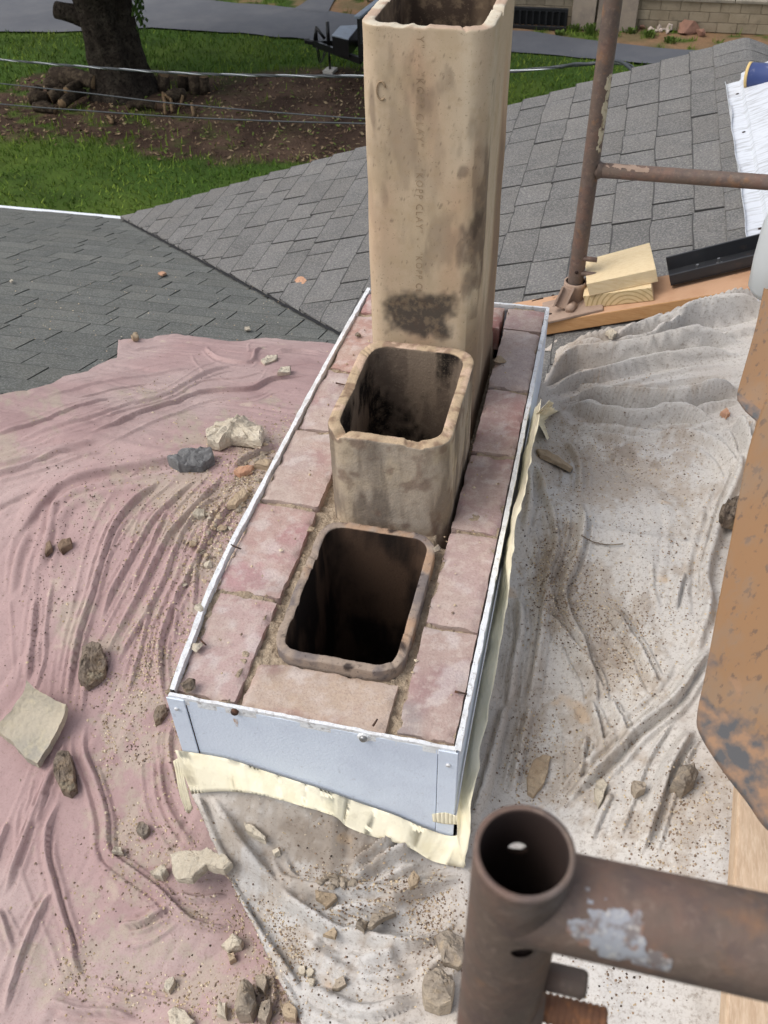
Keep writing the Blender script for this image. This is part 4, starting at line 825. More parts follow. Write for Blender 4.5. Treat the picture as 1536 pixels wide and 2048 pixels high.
def paint_pink(V):
    U = px(V); n = len(V); c = np.tile(lin((173, 148, 145)), (n, 1)); c = mixc(c, lin((161, 135, 133)), sstep(.4, .7, fbm(V, 7, 3, 211))*.7); c = mixc(c, lin((190, 174, 168)), sstep(.5, .75, fbm(V, 3, 3, 212))*.5)
    c = mixc(c, lin((172, 159, 145)), dirt(U, PINK_DIRT, 213)*.78); c = mixc(c, lin((200, 190, 166)), sstep(.74, .84, fbm(V, 26, 3, 214))*.35)
    return c
m_pink = M('pink_cloth', (0, 0, 0), .95, attr=True, layers=((300, .5, .62, (152, 122, 122), .3), (120, .58, .66, (128, 110, 102), .35)), bump=(900, .25, .001), bump2=(60, .25, .006), spec=.06)
m_white_cloth = M('white_cloth', (0, 0, 0), .95, attr=True, layers=((300, .5, .62, (160, 150, 140), .35), (140, .55, .64, (124, 110, 96), .45)), bump=(900, .25, .001), bump2=(70, .25, .006), spec=.06)
poly_pink = [S(238, 728), S(240, 692), S(300, 690), S(345, 680), S(412, 688), S(470, 696), S(535, 688), S(600, 694), S(655, 698), (-.25, 1.60), (-HW-.004, 1.25), (-HW-.004, -.02), S(470, 1620), S(520, 1740), S(590, 1870), S(680, 2030), S(720, 2120), S(300, 2200), S(-120, 2150), S(-160, 1500), S(-160, 1000), S(-80, 822), S(0, 806), S(60, 795), S(105, 783), S(130, 768), S(178, 757), S(200, 742)]
pink, z_pink = build_cloth('pink_drop_cloth', poly_pink, h_pink, paint_pink, m_pink, .0032, 'dusty pink drop cloth draped over the roof left of the chimney')
WF = [([(400, 1604), (425, 1690), (458, 1765), (496, 1836), (532, 1902), (572, 1977), (615, 2060)], .007, .006, -1), ([(415, 1640), (450, 1735), (490, 1810), (540, 1890)], .005, .005, 1), ([(410, 1584), (441, 1647), (465, 1691), (489, 1727), (517, 1759), (556, 1798), (604, 1842), (652, 1870), (699, 1913)], .020, .011, -1), ([(437, 1588), (453, 1639), (469, 1691), (501, 1739), (541, 1782), (572, 1810), (620, 1846), (668, 1874), (727, 1886), (779, 1898), (827, 1898), (878, 1874), (926, 1834)], .022, .011, -1),
      ([(521, 1707), (541, 1723), (553, 1755), (572, 1782), (604, 1794), (636, 1798), (747, 1798), (787, 1802), (846, 1786), (934, 1759)], .022, .010, -1), ([(644, 1830), (707, 1822), (767, 1814), (827, 1798)], .014, .009, 1), ([(688, 1766), (727, 1731), (767, 1699), (799, 1683)], .020, .010, 1), ([(692, 1782), (731, 1755), (779, 1719), (835, 1693)], .018, .009, 1),
      ([(604, 1977), (652, 2009), (699, 2033), (747, 2037), (807, 2017), (846, 2001)], .018, .012, -1), ([(470, 1775), (510, 1850), (560, 1920), (610, 1990)], .012, .008, 1), ([(700, 1935), (760, 1915), (800, 1905)], .014, .011, 1), ([(395, 1590), (430, 1680), (470, 1760)], .012, .010, 1),
      ([(600, 1880), (640, 1925), (700, 1960), (780, 1965), (850, 1935)], .014, .013, -1), ([(840, 1960), (870, 1930), (910, 1900)], .016, .011, 1),
      ([(1073, 925), (1088, 990), (1108, 1050), (1113, 1110), (1098, 1150), (1096, 1200), (1118, 1245), (1153, 1290)], .018, .009, 1), ([(1163, 995), (1168, 1060), (1153, 1130), (1128, 1190), (1138, 1245), (1163, 1295), (1183, 1350), (1208, 1390), (1228, 1430)], .018, .009, 1), ([(1088, 1220), (1118, 1270), (1153, 1310), (1183, 1360), (1195, 1430)], .016, .008, 1),
      ([(1088, 1150), (1083, 1240), (1068, 1350), (1048, 1440)], .022, .010, -1), ([(1033, 1190), (1038, 1275), (1023, 1350), (1013, 1440)], .020, .010, -1), ([(1203, 1210), (1238, 1250), (1273, 1300), (1298, 1350), (1328, 1400)], .016, .009, 1), ([(1488, 870), (1468, 960), (1443, 1020), (1418, 1100), (1403, 1170), (1408, 1220), (1388, 1300), (1375, 1350)], .020, .011, -1),
      ([(1433, 1290), (1388, 1350), (1348, 1410), (1268, 1475), (1238, 1510), (1168, 1575), (1113, 1630)], .022, .011, 1), ([(1393, 1460), (1358, 1510), (1333, 1560), (1308, 1635), (1278, 1720)], .020, .010, 1), ([(1013, 1400), (988, 1500), (963, 1590), (933, 1680)], .020, .010, -1), ([(1063, 1400), (1043, 1485), (1018, 1600)], .016, .008, -1), ([(1173, 1470), (1163, 1530), (1153, 1590)], .012, .007, 1), ([(1178, 1400), (1198, 1465), (1203, 1515)], .012, .007, 1), ([(1218, 1400), (1240, 1450), (1258, 1490)], .012, .007, 1), ([(1225, 1590), (1200, 1640), (1180, 1690)], .010, .008, 1),
      ([(1370, 1150), (1355, 1190), (1350, 1230)], .012, .008, 1), ([(1060, 940), (1062, 1010), (1050, 1080)], .016, .009, 1), ([(1130, 880), (1160, 930), (1160, 1000)], .012, .009, 1),
      ([(1088, 700), (1148, 694), (1218, 676), (1293, 660), (1368, 642), (1443, 620), (1560, 588)], .026*2.1, .017, -1), ([(1168, 714), (1218, 710), (1268, 690), (1343, 672), (1418, 652), (1560, 622)], .022*2.1, .015, -1), ([(1088, 725), (1158, 720), (1218, 718), (1293, 703), (1333, 685), (1393, 655), (1513, 632)], .020*2.1, .012, -1), ([(1083, 770), (1128, 750), (1193, 735), (1268, 725), (1368, 705), (1498, 685)], .022*2.1, .013, -1),
      ([(1088, 783), (1168, 772), (1268, 748), (1368, 728), (1500, 708)], .016*2.1, .010, -1), ([(1128, 795), (1198, 815), (1268, 820), (1343, 825), (1408, 810), (1468, 790), (1500, 780)], .022*2.1, .015, -1), ([(1118, 810), (1168, 830), (1218, 845), (1268, 850), (1343, 842), (1443, 848)], .014*2.1, .012, -1), ([(1340, 880), (1380, 870), (1440, 900), (1480, 960)], .012, .012, 1), ([(1470, 850), (1490, 900), (1500, 950)], .014*2.1, .010, 1)]
def z_cl(x, y): return np.where(np.asarray(x) > XR, np.maximum(z_main(XR), z_gable(y)), z_roof(x, y))
def b_white(x, y):
    x = np.asarray(x, float); y = np.asarray(y, float); nc = near_chim(x, y)
    z = z_cl(x, y)-.03*np.exp(-((y-YR)/.08)**2)+.034+.09*np.exp(-nc/.05)*(y >= .03)
    wf = np.where(y < .03, np.exp(-(np.maximum(nc-.03, 0)/.075)**1.3), 0); zt = tb_z(np.clip(x, -HW, HW))-.008
    return np.where(y < .03, z+np.maximum(zt-z, -.02)*wf, z)
def h_white(x, y, d):
    P = np.c_[x, y, x*0]
    z = b_white(x, y)+add_folds(x, y, WF, lambda a, b: foot(a, b, b_white(a, b)), 1.45, 1.08)*np.where(y < .03, 1.15*sstep(.015, .05, near_chim(x, y)), 1)+((fbm(P, 5, 3, 221)-.5)*.022+1.7*crease(x, y, np.where(y > 1.15, 0., 1.), 223, -.15))*sstep(0, .06, near_chim(x, y)+.01)
    e = np.where(y > 1.35, sstep(0, .03, d), 1); z = z*e+(z_cl(x, y)+.026+(fbm(P, 30, 3, 240)-.5)*.01)*(1-e); return np.maximum(z, z_pink(x, y)+.006)
WHITE_DIRT = [(1240, 930, 200, 90, 1.1), (1160, 900, 80, 90, .9), (1120, 1150, 70, 120, 1.3), (1200, 1230, 140, 80, 1.2), (1250, 1330, 90, 90, 1.2), (1280, 1230, 160, 120, .6), (1380, 1150, 90, 150, .55), (1400, 1600, 120, 150, .75), (1160, 1520, 130, 110, .95), (1060, 1470, 60, 130, 1), (1330, 1700, 120, 120, .7), (660, 1680, 130, 75, 1.5), (560, 1640, 90, 60, 1.3), (600, 1760, 120, 50, 1), (520, 1830, 60, 80, .9), (580, 1900, 60, 60, .9), (820, 1790, 110, 50, .8), (860, 1830, 60, 60, .9), (740, 1880, 120, 30, .6), (900, 1900, 60, 80, .8), (470, 1700, 40, 80, .8), (540, 1950, 40, 90, .9), (1180, 690, 80, 20, .7), (1110, 715, 60, 25, .9), (1300, 775, 160, 10, .7), (690, 1950, 140, 60, .35), (1180, 1640, 120, 50, .5)]
WHITE_BROWN = [(660, 1680, 120, 70, 1.2), (700, 1740, 80, 40, .9), (1120, 1170, 60, 110, .8), (1230, 1290, 60, 80, .7), (1260, 910, 120, 30, .6)]
def paint_white(V):
    U = px(V); n = len(V); c = np.tile(lin((200, 195, 188)), (n, 1)); c = mixc(c, lin((188, 186, 184)), sstep(.4, .7, fbm(V, 6, 3, 231))*.6); c = mixc(c, lin((182, 170, 158)), sstep(.46, .62, fbm(V, 4, 4, 232))*.45)
    c = mixc(c, lin((164, 150, 135)), dirt(U, WHITE_DIRT, 233)*.6); c = mixc(c, lin((128, 114, 100)), dirt(U, WHITE_BROWN, 237, 30)*.5)
    c = mixc(c, lin((190, 160, 124)), sstep(.76, .84, fbm(V, 18, 3, 234))*.5)
    return c
poly_white = [(-HW-.004, -.012), S(386, 1612), S(415, 1690), S(450, 1768), S(488, 1838), S(522, 1900), S(560, 1975), S(605, 2060), S(650, 2150), (.2, -.62), (.66, -.62), (.74, 0), (.90, .5), (1.0, 1.2), (1.04, 1.93), (.97, 1.90), S2(1533, 574), S2(1443, 600), S2(1368, 622), S2(1293, 643), S2(1218, 658), S2(1148, 677), S2(1088, 684), (.235, 1.55), (HW+.004, 1.25), (HW+.004, -.012)]
white, z_white = build_cloth('white_drop_cloth', poly_white, h_white, paint_white, m_white_cloth, .0033, 'dirty white drop cloth draped in front and right of the chimney')
def z_top(x, y):
    x = np.atleast_1d(np.asarray(x, float)); y = np.atleast_1d(np.asarray(y, float))
    z = np.maximum(np.maximum(z_pink(x, y), z_white(x, y)), z_roof(x, y)+.012)
    return z if z.size > 1 else float(z[0])
def on_top(u, v): 
    d = ray(u, v); ts = np.linspace(.3, 6, 1500); P = CAM+ts[:, None]*d; g = P[:, 2]-z_top(P[:, 0], P[:, 1]); k = int(np.argmax(g < 0)) if (g < 0).any() else len(ts)-1
    return P[max(k-1, 0)]+(P[k]-P[max(k-1, 0)])*.5
# stitched hem along the left edge of the white cloth
# ================================================================ SCAFFOLD AND GEAR
m_rust_tube = M('rusty_tube', (104, 90, 81), .6, layers=((18, .45, .64, (122, 94, 82), .65), (50, .48, .66, (86, 75, 73), .6), (24, .57, .68, (144, 106, 74), .5), (120, .55, .68, (138, 120, 108), .4), (10, .58, .7, (126, 116, 114), .5)), bump=(180, .35, .002), bump2=(40, .3, .003), spec=.3)
m_rust_bolt = M('rust_bolt', (118, 84, 64), .8, layers=((60, .45, .6, (104, 72, 56), .7), (140, .52, .64, (160, 108, 70), .5)), bump=(200, .4, .001))
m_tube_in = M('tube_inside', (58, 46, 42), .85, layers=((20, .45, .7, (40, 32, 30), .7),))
m_zincpatch = M('bare_zinc_patch', (154, 156, 162), .6, layers=((120, .48, .6, (112, 98, 92), .8), (260, .52, .64, (196, 190, 182), .5), (70, .54, .62, (136, 100, 78), .8)), spec=.4, metal=.15)
m_paintchip = M('old_paint_patch', (196, 186, 160), .8, layers=((40, .5, .68, (120, 92, 66), .8), (24, .6, .7, (176, 168, 60), .6)), spec=.2)
m_dusty = M('dusty_steel', (164, 142, 126), .9, layers=((20, .45, .7, (136, 116, 102), .7), (70, .6, .75, (110, 88, 76), .5)), bump=(120, .3, .002))
def hollow(A, B, r, th, n=64, rows=None, holes=()):
    """open tube with true wall; holes: (t along 0-1, angle, half height, half angle)"""
    A = np.asarray(A, float); B = np.asarray(B, float); d = B-A; L = np.linalg.norm(d); d /= L; R = frame(d, (0, 1, 0.01) if abs(d[2]) > .9 else (0, 0, 1)); rows = rows or max(2, int(L/.004))
    t = np.linspace(0, 1, rows); V = []; 
    for rr in (r, r-th):
        for tt in t:
            for k in range(n):
                a = 2*math.pi*k/n; V.append(A+d*L*tt+R[:, 1]*rr*math.cos(a)+R[:, 2]*rr*math.sin(a))
    V = np.array(V); F = []; N0 = n*rows
    def open_(j, k):
        for ht, ha, hh, hw in holes:
            da = (2*math.pi*(k+.5)/n-ha+math.pi) % (2*math.pi)-math.pi
            if ((t[j]+.5/(rows-1)-ht)*L/hh)**2+(da*r/hw)**2 < 1: return True
        return False
    for ht, ha, hh, hw in holes:
        for w_ in (0, 1):
            for j in range(rows):
                for k in range(n):
                    da = (2*math.pi*k/n-ha+math.pi) % (2*math.pi)-math.pi; p_ = np.array([(t[j]-ht)*L/hh, da*r/hw]); q_ = np.hypot(*p_)
                    if .55 < q_ < 1.5:
                        st = [open_(jj, kk % n) for jj in (j-1, j) for kk in (k-1, k) if 0 <= jj < rows-1]
                        if any(st) and not all(st):
                            p_ = p_/q_; a_ = ha+p_[1]*hw/r; rr = r-th*w_; V[w_*N0+j*n+k] = A+d*(ht*L+p_[0]*hh)+R[:, 1]*rr*math.cos(a_)+R[:, 2]*rr*math.sin(a_)
    fm = []
    for j in range(rows-1):
        for k in range(n):
            b = (k+1) % n
            if open_(j, k): continue
            F.append([j*n+k, j*n+b, (j+1)*n+b, (j+1)*n+k]); fm.append(0)
            F.append([N0+j*n+k, N0+(j+1)*n+k, N0+(j+1)*n+b, N0+j*n+b]); fm.append(1)
    for j in (0, rows-1):
        for k in range(n): b = (k+1) % n; F.append([j*n+k, j*n+b, N0+j*n+b, N0+j*n+k]); fm.append(0)
    return V, F, fm, R
def patch(A, ax_, R1, R2, r, t0, t1, a0, a1, seed, name, mat, parent, thr=.5, lift=.0006):
    """flake of old coating that follows the tube"""
    nt, na = 90, 60; V = []; T = np.linspace(0, 1, nt); AA = np.linspace(a0, a1, na)
    for t in T:
        for a in AA: V.append(np.asarray(A)+np.asarray(ax_)*(t0+(t1-t0)*t)+(np.asarray(R1)*math.cos(a)+np.asarray(R2)*math.sin(a))*(r+lift))
    V = np.array(V); tt = np.repeat(T, na); aa = np.tile(np.linspace(0, 1, na), nt)
    m = (1-np.maximum(np.abs(tt-.5)*2, np.abs(aa-.5)*2))+(fbm(V, 90, 4, seed)-.5)*3.0
    F = [q for q in grid_faces(na, nt) if m[q].mean() > thr*.5]
    return mesh(name, V, F, mat, parent)
# --- near frame, close to the camera
RT_ = .0215
pt = at_depth(1049, 1702, .385); NX, NY, NZ = pt
near = tag(empty('scaffold_frame', (NX, NY, NZ-1.2)), 'close rusty scaffold frame with open tube top at bottom right', 'scaffold')
ang_cam = math.atan2(CAM[1]-NY, CAM[0]-NX)
V, F, fm, R = hollow((NX, NY, NZ-.62), (NX, NY, NZ), RT_, .0026, 12, 3, holes=())
def hang(vec): return math.atan2(np.dot(vec, R[:, 2]), np.dot(vec, R[:, 1]))
hv_ = CAM-np.array([NX, NY, NZ]); hv_[2] = 0; hv_ /= np.linalg.norm(hv_); side_ = np.array([-hv_[1], hv_[0], 0])
V, F, fm, R = hollow((NX, NY, NZ-.62), (NX, NY, NZ), RT_, .0026, 72, 200, holes=((1-.052/.62, hang(hv_*.93+side_*.3), .0045, .0052), (1-.035/.62, hang(-hv_*.98-side_*.18), .0055, .0055)))
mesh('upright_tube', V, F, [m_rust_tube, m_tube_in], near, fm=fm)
hz = at_y(1300, 1842, NY)[2]
A, B = np.array([NX+.012, NY, hz]), np.array([NX+1.1, NY, hz+.0]); v, f = tube([A, A+[.02, 0, 0], A+(B-A)*.6, B], RT_, 64, cap=False); v[:64, 0] = NX+np.sqrt(np.maximum(0, RT_**2-(v[:64, 1]-NY)**2))-.0006; v[64:128, 0] += .004; mesh('cross_tube', v, f, m_rust_tube, near)
patch((NX, NY, hz), (1, 0, 0), (0, -1, 0), (0, 0, 1), RT_, .022, .066, .15, 1.5, 61, 'bare_metal_patch', m_zincpatch, near, .7, .0002)
patch((NX, NY, hz), (1, 0, 0), (0, -1, 0), (0, 0, 1), RT_, .108, .165, -.1, 1.2, 64, 'bare_metal_patch', m_zincpatch, near, .95, .0002)
p1 = at_y(1120, 1958, NY+.004); v, f = tube([[NX+.018, NY+.004, p1[2]], [NX+.0405, NY+.004, p1[2]], [NX+.0425, NY+.004, p1[2]]], [.0072, .0072, .006], 20); mesh('lock_pin', v, f, m_rust_tube, near)
p2 = at_y(1150, 2030, NY); xs = np.arange(NX+.012, at_y(1218, 2030, NY)[0], .0009); rr = .0074+.0005*np.sin(np.arange(len(xs))*1.6); v, f = tube(np.c_[xs, xs*0+NY, xs*0+p2[2]], rr, 20); mesh('threaded_bolt', v, f, m_rust_bolt, near)
v, f = tube([[NX+.010, NY, p2[2]], [NX+.024, NY, p2[2]]], [.016, .011], 24); mesh('bolt_boss', v, f, m_rust_tube, near)

# --- far frame on its base plate
z_pl = lambda x, y: z_main(x)+.074
def on_plank(u, v): return on_surf(u, v, z_pl)
bs = on_plank(1141, 604); FXX, FYY = bs[0], bs[1]; FB = bs[2]+.012
far = tag(empty('scaffold_frame', (FXX, FYY, bs[2])), 'thin rusty scaffold frame standing behind the chimney on a base plate', 'scaffold')
tk = at_y(1150, 570, FYY); FXX = tk[0]
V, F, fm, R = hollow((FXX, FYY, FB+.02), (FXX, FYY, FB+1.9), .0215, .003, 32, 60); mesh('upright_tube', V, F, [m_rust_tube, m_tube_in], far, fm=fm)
hz2 = at_y(1360, 352, FYY)[2]; v, f = tube([[FXX, FYY, hz2], [FXX+.6, FYY, hz2], [FXX+1.4, FYY, hz2]], .0185, 32); mesh('cross_tube', v, f, m_rust_tube, far)
v, f = tube([[FXX+.017, FYY, hz2], [FXX+.022, FYY, hz2], [FXX+.029, FYY, hz2]], [.024, .0225, .0187], 28, cap=False); mesh('weld', v, f, m_rust_tube, far)
zt_, zb_ = at_y(1207, 130, FYY)[2], at_y(1186, 305, FYY)[2]
patch((FXX, FYY, zb_), (0, 0, 1), (0, -1, 0), (1, 0, 0), .0215, 0, zt_-zb_, .35, 1.35, 71, 'old_paint_strip', m_paintchip, far, .55)
patch((FXX, FYY, hz2), (1, 0, 0), (0, -1, 0), (0, 0, 1), .0185, .03, .17, .5, 1.7, 74, 'old_paint_strip', m_dusty, far, .7)
for v_, ln in ((513, .03), (543, .055)):
    z_ = at_y(1172, v_, FYY)[2]; v, f = tube([[FXX+.012, FYY-.012, z_], [FXX+.02+ln, FYY-.014, z_]], .0068, 12); mesh('lock_pin', v, f, m_rust_tube, far)
z_ = at_y(1150, 537, FYY)[2]; v, f = tube([[FXX+.0, FYY-.0205, z_], [FXX+.0, FYY-.0222, z_]], .005, 14); mesh('pin_hole', v, f, m_tube_in, far)
# socket of the base plate (a separate loose fitting)
sock = tag(empty('base_plate', (FXX, FYY, bs[2])), 'dusty steel scaffold base plate with socket on the orange plank', 'base plate')
pl_n = np.array([-SR, 0, 1])/math.hypot(1, SR); pl_x = np.array([1, 0.10, SR]); RP = frame(pl_x, pl_n)
pc = on_plank(1120, 622); q = [on_plank(u, v_) for u, v_ in ((1092, 642), (1190, 624), (1200, 600), (1100, 598))]
v, f = box((q[0]+q[1]+q[2]+q[3])/4+pl_n*.004, (.17, .12, .008), RP); bevel(mesh('plate', v, f, m_dusty, sock, smooth=False), .002)
for (u, v_) in ((1107, 596), (1102, 633)):
    p = on_plank(u, v_)+pl_n*.0086; v, f = tube([p, p+pl_n*.0008], .0045, 12); mesh('nail_hole', v, f, m_tube_in, sock)
V, F, fm, R = hollow((FXX, FYY, FB-.008), (FXX, FYY, FB+.055), .031, .005, 36, 8); mesh('socket', V, F, [m_dusty, m_tube_in], sock, fm=fm)
A = np.array([FXX-.016, FYY-.03, FB+.05]); B = np.array([FXX-.035, FYY-.055, FB-.002]); v, f = box((A+B)/2, (np.linalg.norm(B-A), .03, .012), frame(B-A, (0, -1, .4))); bevel(mesh('lug', v, f, m_dusty, sock, smooth=False), .004)
for s in (-1, 1):
    v, f = box((A+B)/2+np.array([s*.015, -.006, .004]), (np.linalg.norm(B-A), .005, .02), frame(B-A, (0, -1, .4))); mesh('lug_rib', v, f, m_dusty, sock, smooth=False)
v, f = tube([[FXX+.004, FYY-.05, FB+.008], [FXX-.006, FYY-.075, FB+.006]], .012, 18); mesh('set_bolt', v, f, m_dusty, sock)

# --- orange plank and what lies on it
def wood(name, base, dark, ring, scale=(1, 14, 14), extra=()):
    return M(name, base, .75, layers=((9, .42, .62, dark, .55), (26, .48, .66, ring, .45))+tuple(extra), bump=(60, .15, .002), spec=.25, stretch=scale)
m_orange = wood('orange_wood', (204, 158, 110), (188, 138, 90), (212, 172, 128), (2.2, 18, 18)); m_dustwood = M('dusty_wood', (190, 152, 122), .9, layers=((14, .45, .7, (172, 130, 98), .6),))
m_pine = wood('pine', (222, 202, 164), (206, 180, 136), (230, 212, 180), (3, 22, 22)); m_endgrain = M('pine_end', (214, 194, 152), .85, layers=((60, .5, .66, (196, 172, 126), .5),))
_t = m_endgrain.node_tree; _b = _t.nodes['Principled BSDF']; _w = _t.nodes.new('ShaderNodeTexWave'); _w.wave_type = 'RINGS'; _w.rings_direction = 'Y'; _w.inputs['Scale'].default_value = 26; _w.inputs['Distortion'].default_value = 1.5; _w.inputs['Detail'].default_value = 2
_tc = _t.nodes.new('ShaderNodeTexCoord'); _mp = _t.nodes.new('ShaderNodeMapping'); _mp.inputs['Location'].default_value = (-.03, 0, .02); _t.links.new(_tc.outputs['Object'], _mp.inputs[0]); _t.links.new(_mp.outputs[0], _w.inputs[0])
_mx = _t.nodes.new('ShaderNodeMix'); _mx.data_type = 'RGBA'; _src = _b.inputs['Base Color'].links[0].from_socket; _t.links.new(_src, _mx.inputs[6]); _mx.inputs[7].default_value = (*lin((160, 134, 90)), 1); _rm = _t.nodes.new('ShaderNodeMapRange'); _rm.inputs[1].default_value = .6; _rm.inputs[2].default_value = 1; _rm.inputs[4].default_value = .7
_t.links.new(_w.outputs[1], _rm.inputs[0]); _t.links.new(_rm.outputs[0], _mx.inputs[0]); _t.links.new(_mx.outputs[2], _b.inputs['Base Color'])
z_deck = lambda x, y: z_main(x)+.014
TH = .040; z_pt = lambda x, y: z_main(x)+.034+TH
fL, fR = on_surf(1093, 645, z_pt), on_surf(1340, 603, z_pt); bL, bR = on_surf(1080, 599, z_pt), on_surf(1340, 545, z_pt)
dx_ = fR-fL; dx_ /= np.linalg.norm(dx_); RW = frame(dx_, pl_n); wdt = abs(np.dot((bL-fL), RW[:, 1])); wdt2 = abs(np.dot((bR-fR), RW[:, 1])); wdt = (wdt+wdt2)/2
def on_board(a, b, h): return fL+RW[:, 0]*a+RW[:, 1]*b+RW[:, 2]*h
LB = .95; c0 = on_board(LB/2-.22, wdt/2, -TH/2)
v, f = box(c0, (LB, wdt, TH), RW); o = mesh('orange_plank', v, f, [m_orange, m_dustwood], smooth=False, fm=[0, 0, 0, 0, 0, 1]); bevel(o, .003); place(o, on_board(LB/2-.22, wdt/2, -TH)); tag(o, 'long orange-stained plank laid on the shingles under the scaffold foot', 'plank')
# dust film where the foot traffic greys the face
def top_pt(u, v_, h=0): return at_plane(u, v_, fL+RW[:, 2]*h, RW[:, 2])
def block(name, px4, h0, th, mats, lb, skew=0.0):
    """block standing on the board: px4 = top-face corner pixels front-left, front-right, back-right, back-left"""
    Q = [top_pt(u, v_, h0+th) for u, v_ in px4]; V = np.array(Q+[p-RW[:, 2]*th for p in Q]); F = [[0, 1, 2, 3], [7, 6, 5, 4], [0, 4, 5, 1], [1, 5, 6, 2], [2, 6, 7, 3], [3, 7, 4, 0]]
    o = mesh(name, V, F, mats, smooth=False, fm=[0, 0, 1, 0, 1, 0]); bevel(o, .0015); place(o, V[4:].mean(0)); return tag(o, lb, 'wood block')
block('wood_block', [(1166, 592), (1303, 575), (1302, 552), (1170, 566)], .001, .040, [m_pine, m_endgrain], 'lower pale wood offcut with end grain facing forward on the orange plank')
block('wood_block', [(1173, 568), (1312, 538), (1299, 485), (1170, 520)], .042, .038, [m_pine, m_pine], 'upper pale wood offcut stacked crooked on another block')
m_channel = M('black_steel', (44, 45, 48), .45, layers=((8, .45, .7, (62, 62, 64), .6), (30, .6, .75, (84, 70, 62), .5)), spec=.45)
A = top_pt(1342, 572, .012); B = top_pt(1560, 520, .012); dcx = B-A; RC = frame(dcx, RW[:, 2]); LC = .62
ch = tag(empty('steel_channel', A), 'black steel U-channel lying open side up on the orange plank', 'channel'); wch = .085
cc = lambda a, b, h: A+RC[:, 0]*a+RC[:, 1]*b+RC[:, 2]*h
v, f = box(cc(LC/2, wch/2, .004), (LC, wch, .006), RC); mesh('web', v, f, m_channel, ch, smooth=False)
for b, hh in ((.003, .030), (wch-.003, .044)):
    v, f = box(cc(LC/2, b, hh/2+.001), (LC, .006, hh), RC); bevel(mesh('flange', v, f, m_channel, ch, smooth=False), .001)
for a, b in ((.075, .034), (.13, .040)):
    v, f = join(tube([cc(a, b, .006), cc(a, b, .013)], .009, 6), tube([cc(a, b, .010), cc(a, b, .026)], .004, 10)); mesh('bolt', v, f, m_zinc, ch, smooth=False)
v, f = box(cc(.33, .012, -.02), (.03, .03, .04), RC); mesh('foot', v, f, m_channel, ch, smooth=False)

# --- white metal panel near the ridge
z_w = lambda x, y: z_main(np.minimum(x, XR))+.035+0*np.asarray(y)
pa, pb = on_surf(1452, 170, z_w), on_surf(1500, 500, z_w); dy_ = pa-pb; LP = np.linalg.norm(dy_)+.0; RPn = frame(dy_, (-SR, 0, 1))   # local x runs away from the viewer
panel = tag(empty('white_metal_sheet', pb), 'white metal fascia panel with hemmed edge lying beside the ridge', 'panel')
m_panel = M('worn_white_panel', (206, 210, 216), .5, layers=((14, .48, .62, (150, 150, 150), .6),), spec=.4, stretch=(1, 6, 1))
nn_ = 60; T = np.linspace(-.25, 1, nn_); prof = [(.0, .014), (.002, .0), (-.022, .001), (-.048, .0), (-.055, .006), (-.060, .012), (-.30, .05)]
V = []
for s_i, (b, h) in enumerate(prof):
    for t in T:
        end = 0 if s_i < 5 else .10*LP*.35
        wob = .004*math.sin(t*14)+.003*math.sin(t*31) if s_i == 0 else 0
        V.append(pb+RPn[:, 0]*(t*LP*(1) + (end if t == T[-1] else 0))+RPn[:, 1]*(b+wob)+RPn[:, 2]*h)
o = mesh('panel_sheet', V, grid_faces(nn_, len(prof)), m_panel, panel, smooth=False); md = o.modifiers.new('s', 'SOLIDIFY'); md.thickness = .0015
for t in (.08, .36, .62, .9):
    c = pb+RPn[:, 0]*t*LP+RPn[:, 1]*-.034+RPn[:, 2]*.0025; v, f = tube([c, c+RPn[:, 2]*.001], .006, 10); mesh('nail_hole', v, f, m_tube_in, panel)
m_blue = M('blue_tube', (58, 72, 118), .45, layers=((30, .6, .75, (180, 180, 190), .4),), spec=.4); m_tan = M('cardboard', (214, 186, 128), .8)
A = on_surf(1494, 150, lambda x, y: z_main(np.minimum(x, XR))+.085); dirn = np.array([1, -.35, .10]); dirn /= np.linalg.norm(dirn)
can = tag(empty('sealant_tube', A), 'blue cylinder with tan rim resting on the white panel', 'tube'); v, f = tube([A+dirn*.008, A+dirn*.3], .044, 36); mesh('body', v, f, m_blue, can); v, f = tube([A, A+dirn*.002, A+dirn*.012], [.040, .0455, .0455], 36); mesh('rim', v, f, m_tan, can)
# --- white plastic jug at the right edge
m_jug = M('translucent_plastic', (222, 226, 228), .35, spec=.5, trans=.25)
JC = at_depth(1566, 500, 1.55); a = np.linspace(0, 2*math.pi, 28, endpoint=False); V = []; pr = [(.001, -.085), (.030, -.084), (.040, -.07), (.043, -.02), (.043, .04), (.036, .075), (.016, .095), (.015, .115), (.001, .116)]
for r, h in pr:
    for t in a: V.append(JC+[r*math.cos(t), r*math.sin(t), h])
jug = tag(place(mesh('plastic_jug', V, grid_faces(28, len(pr), True), m_jug), JC-[0, 0, .085]), 'translucent white plastic jug at the right edge above the orange blade', 'jug')

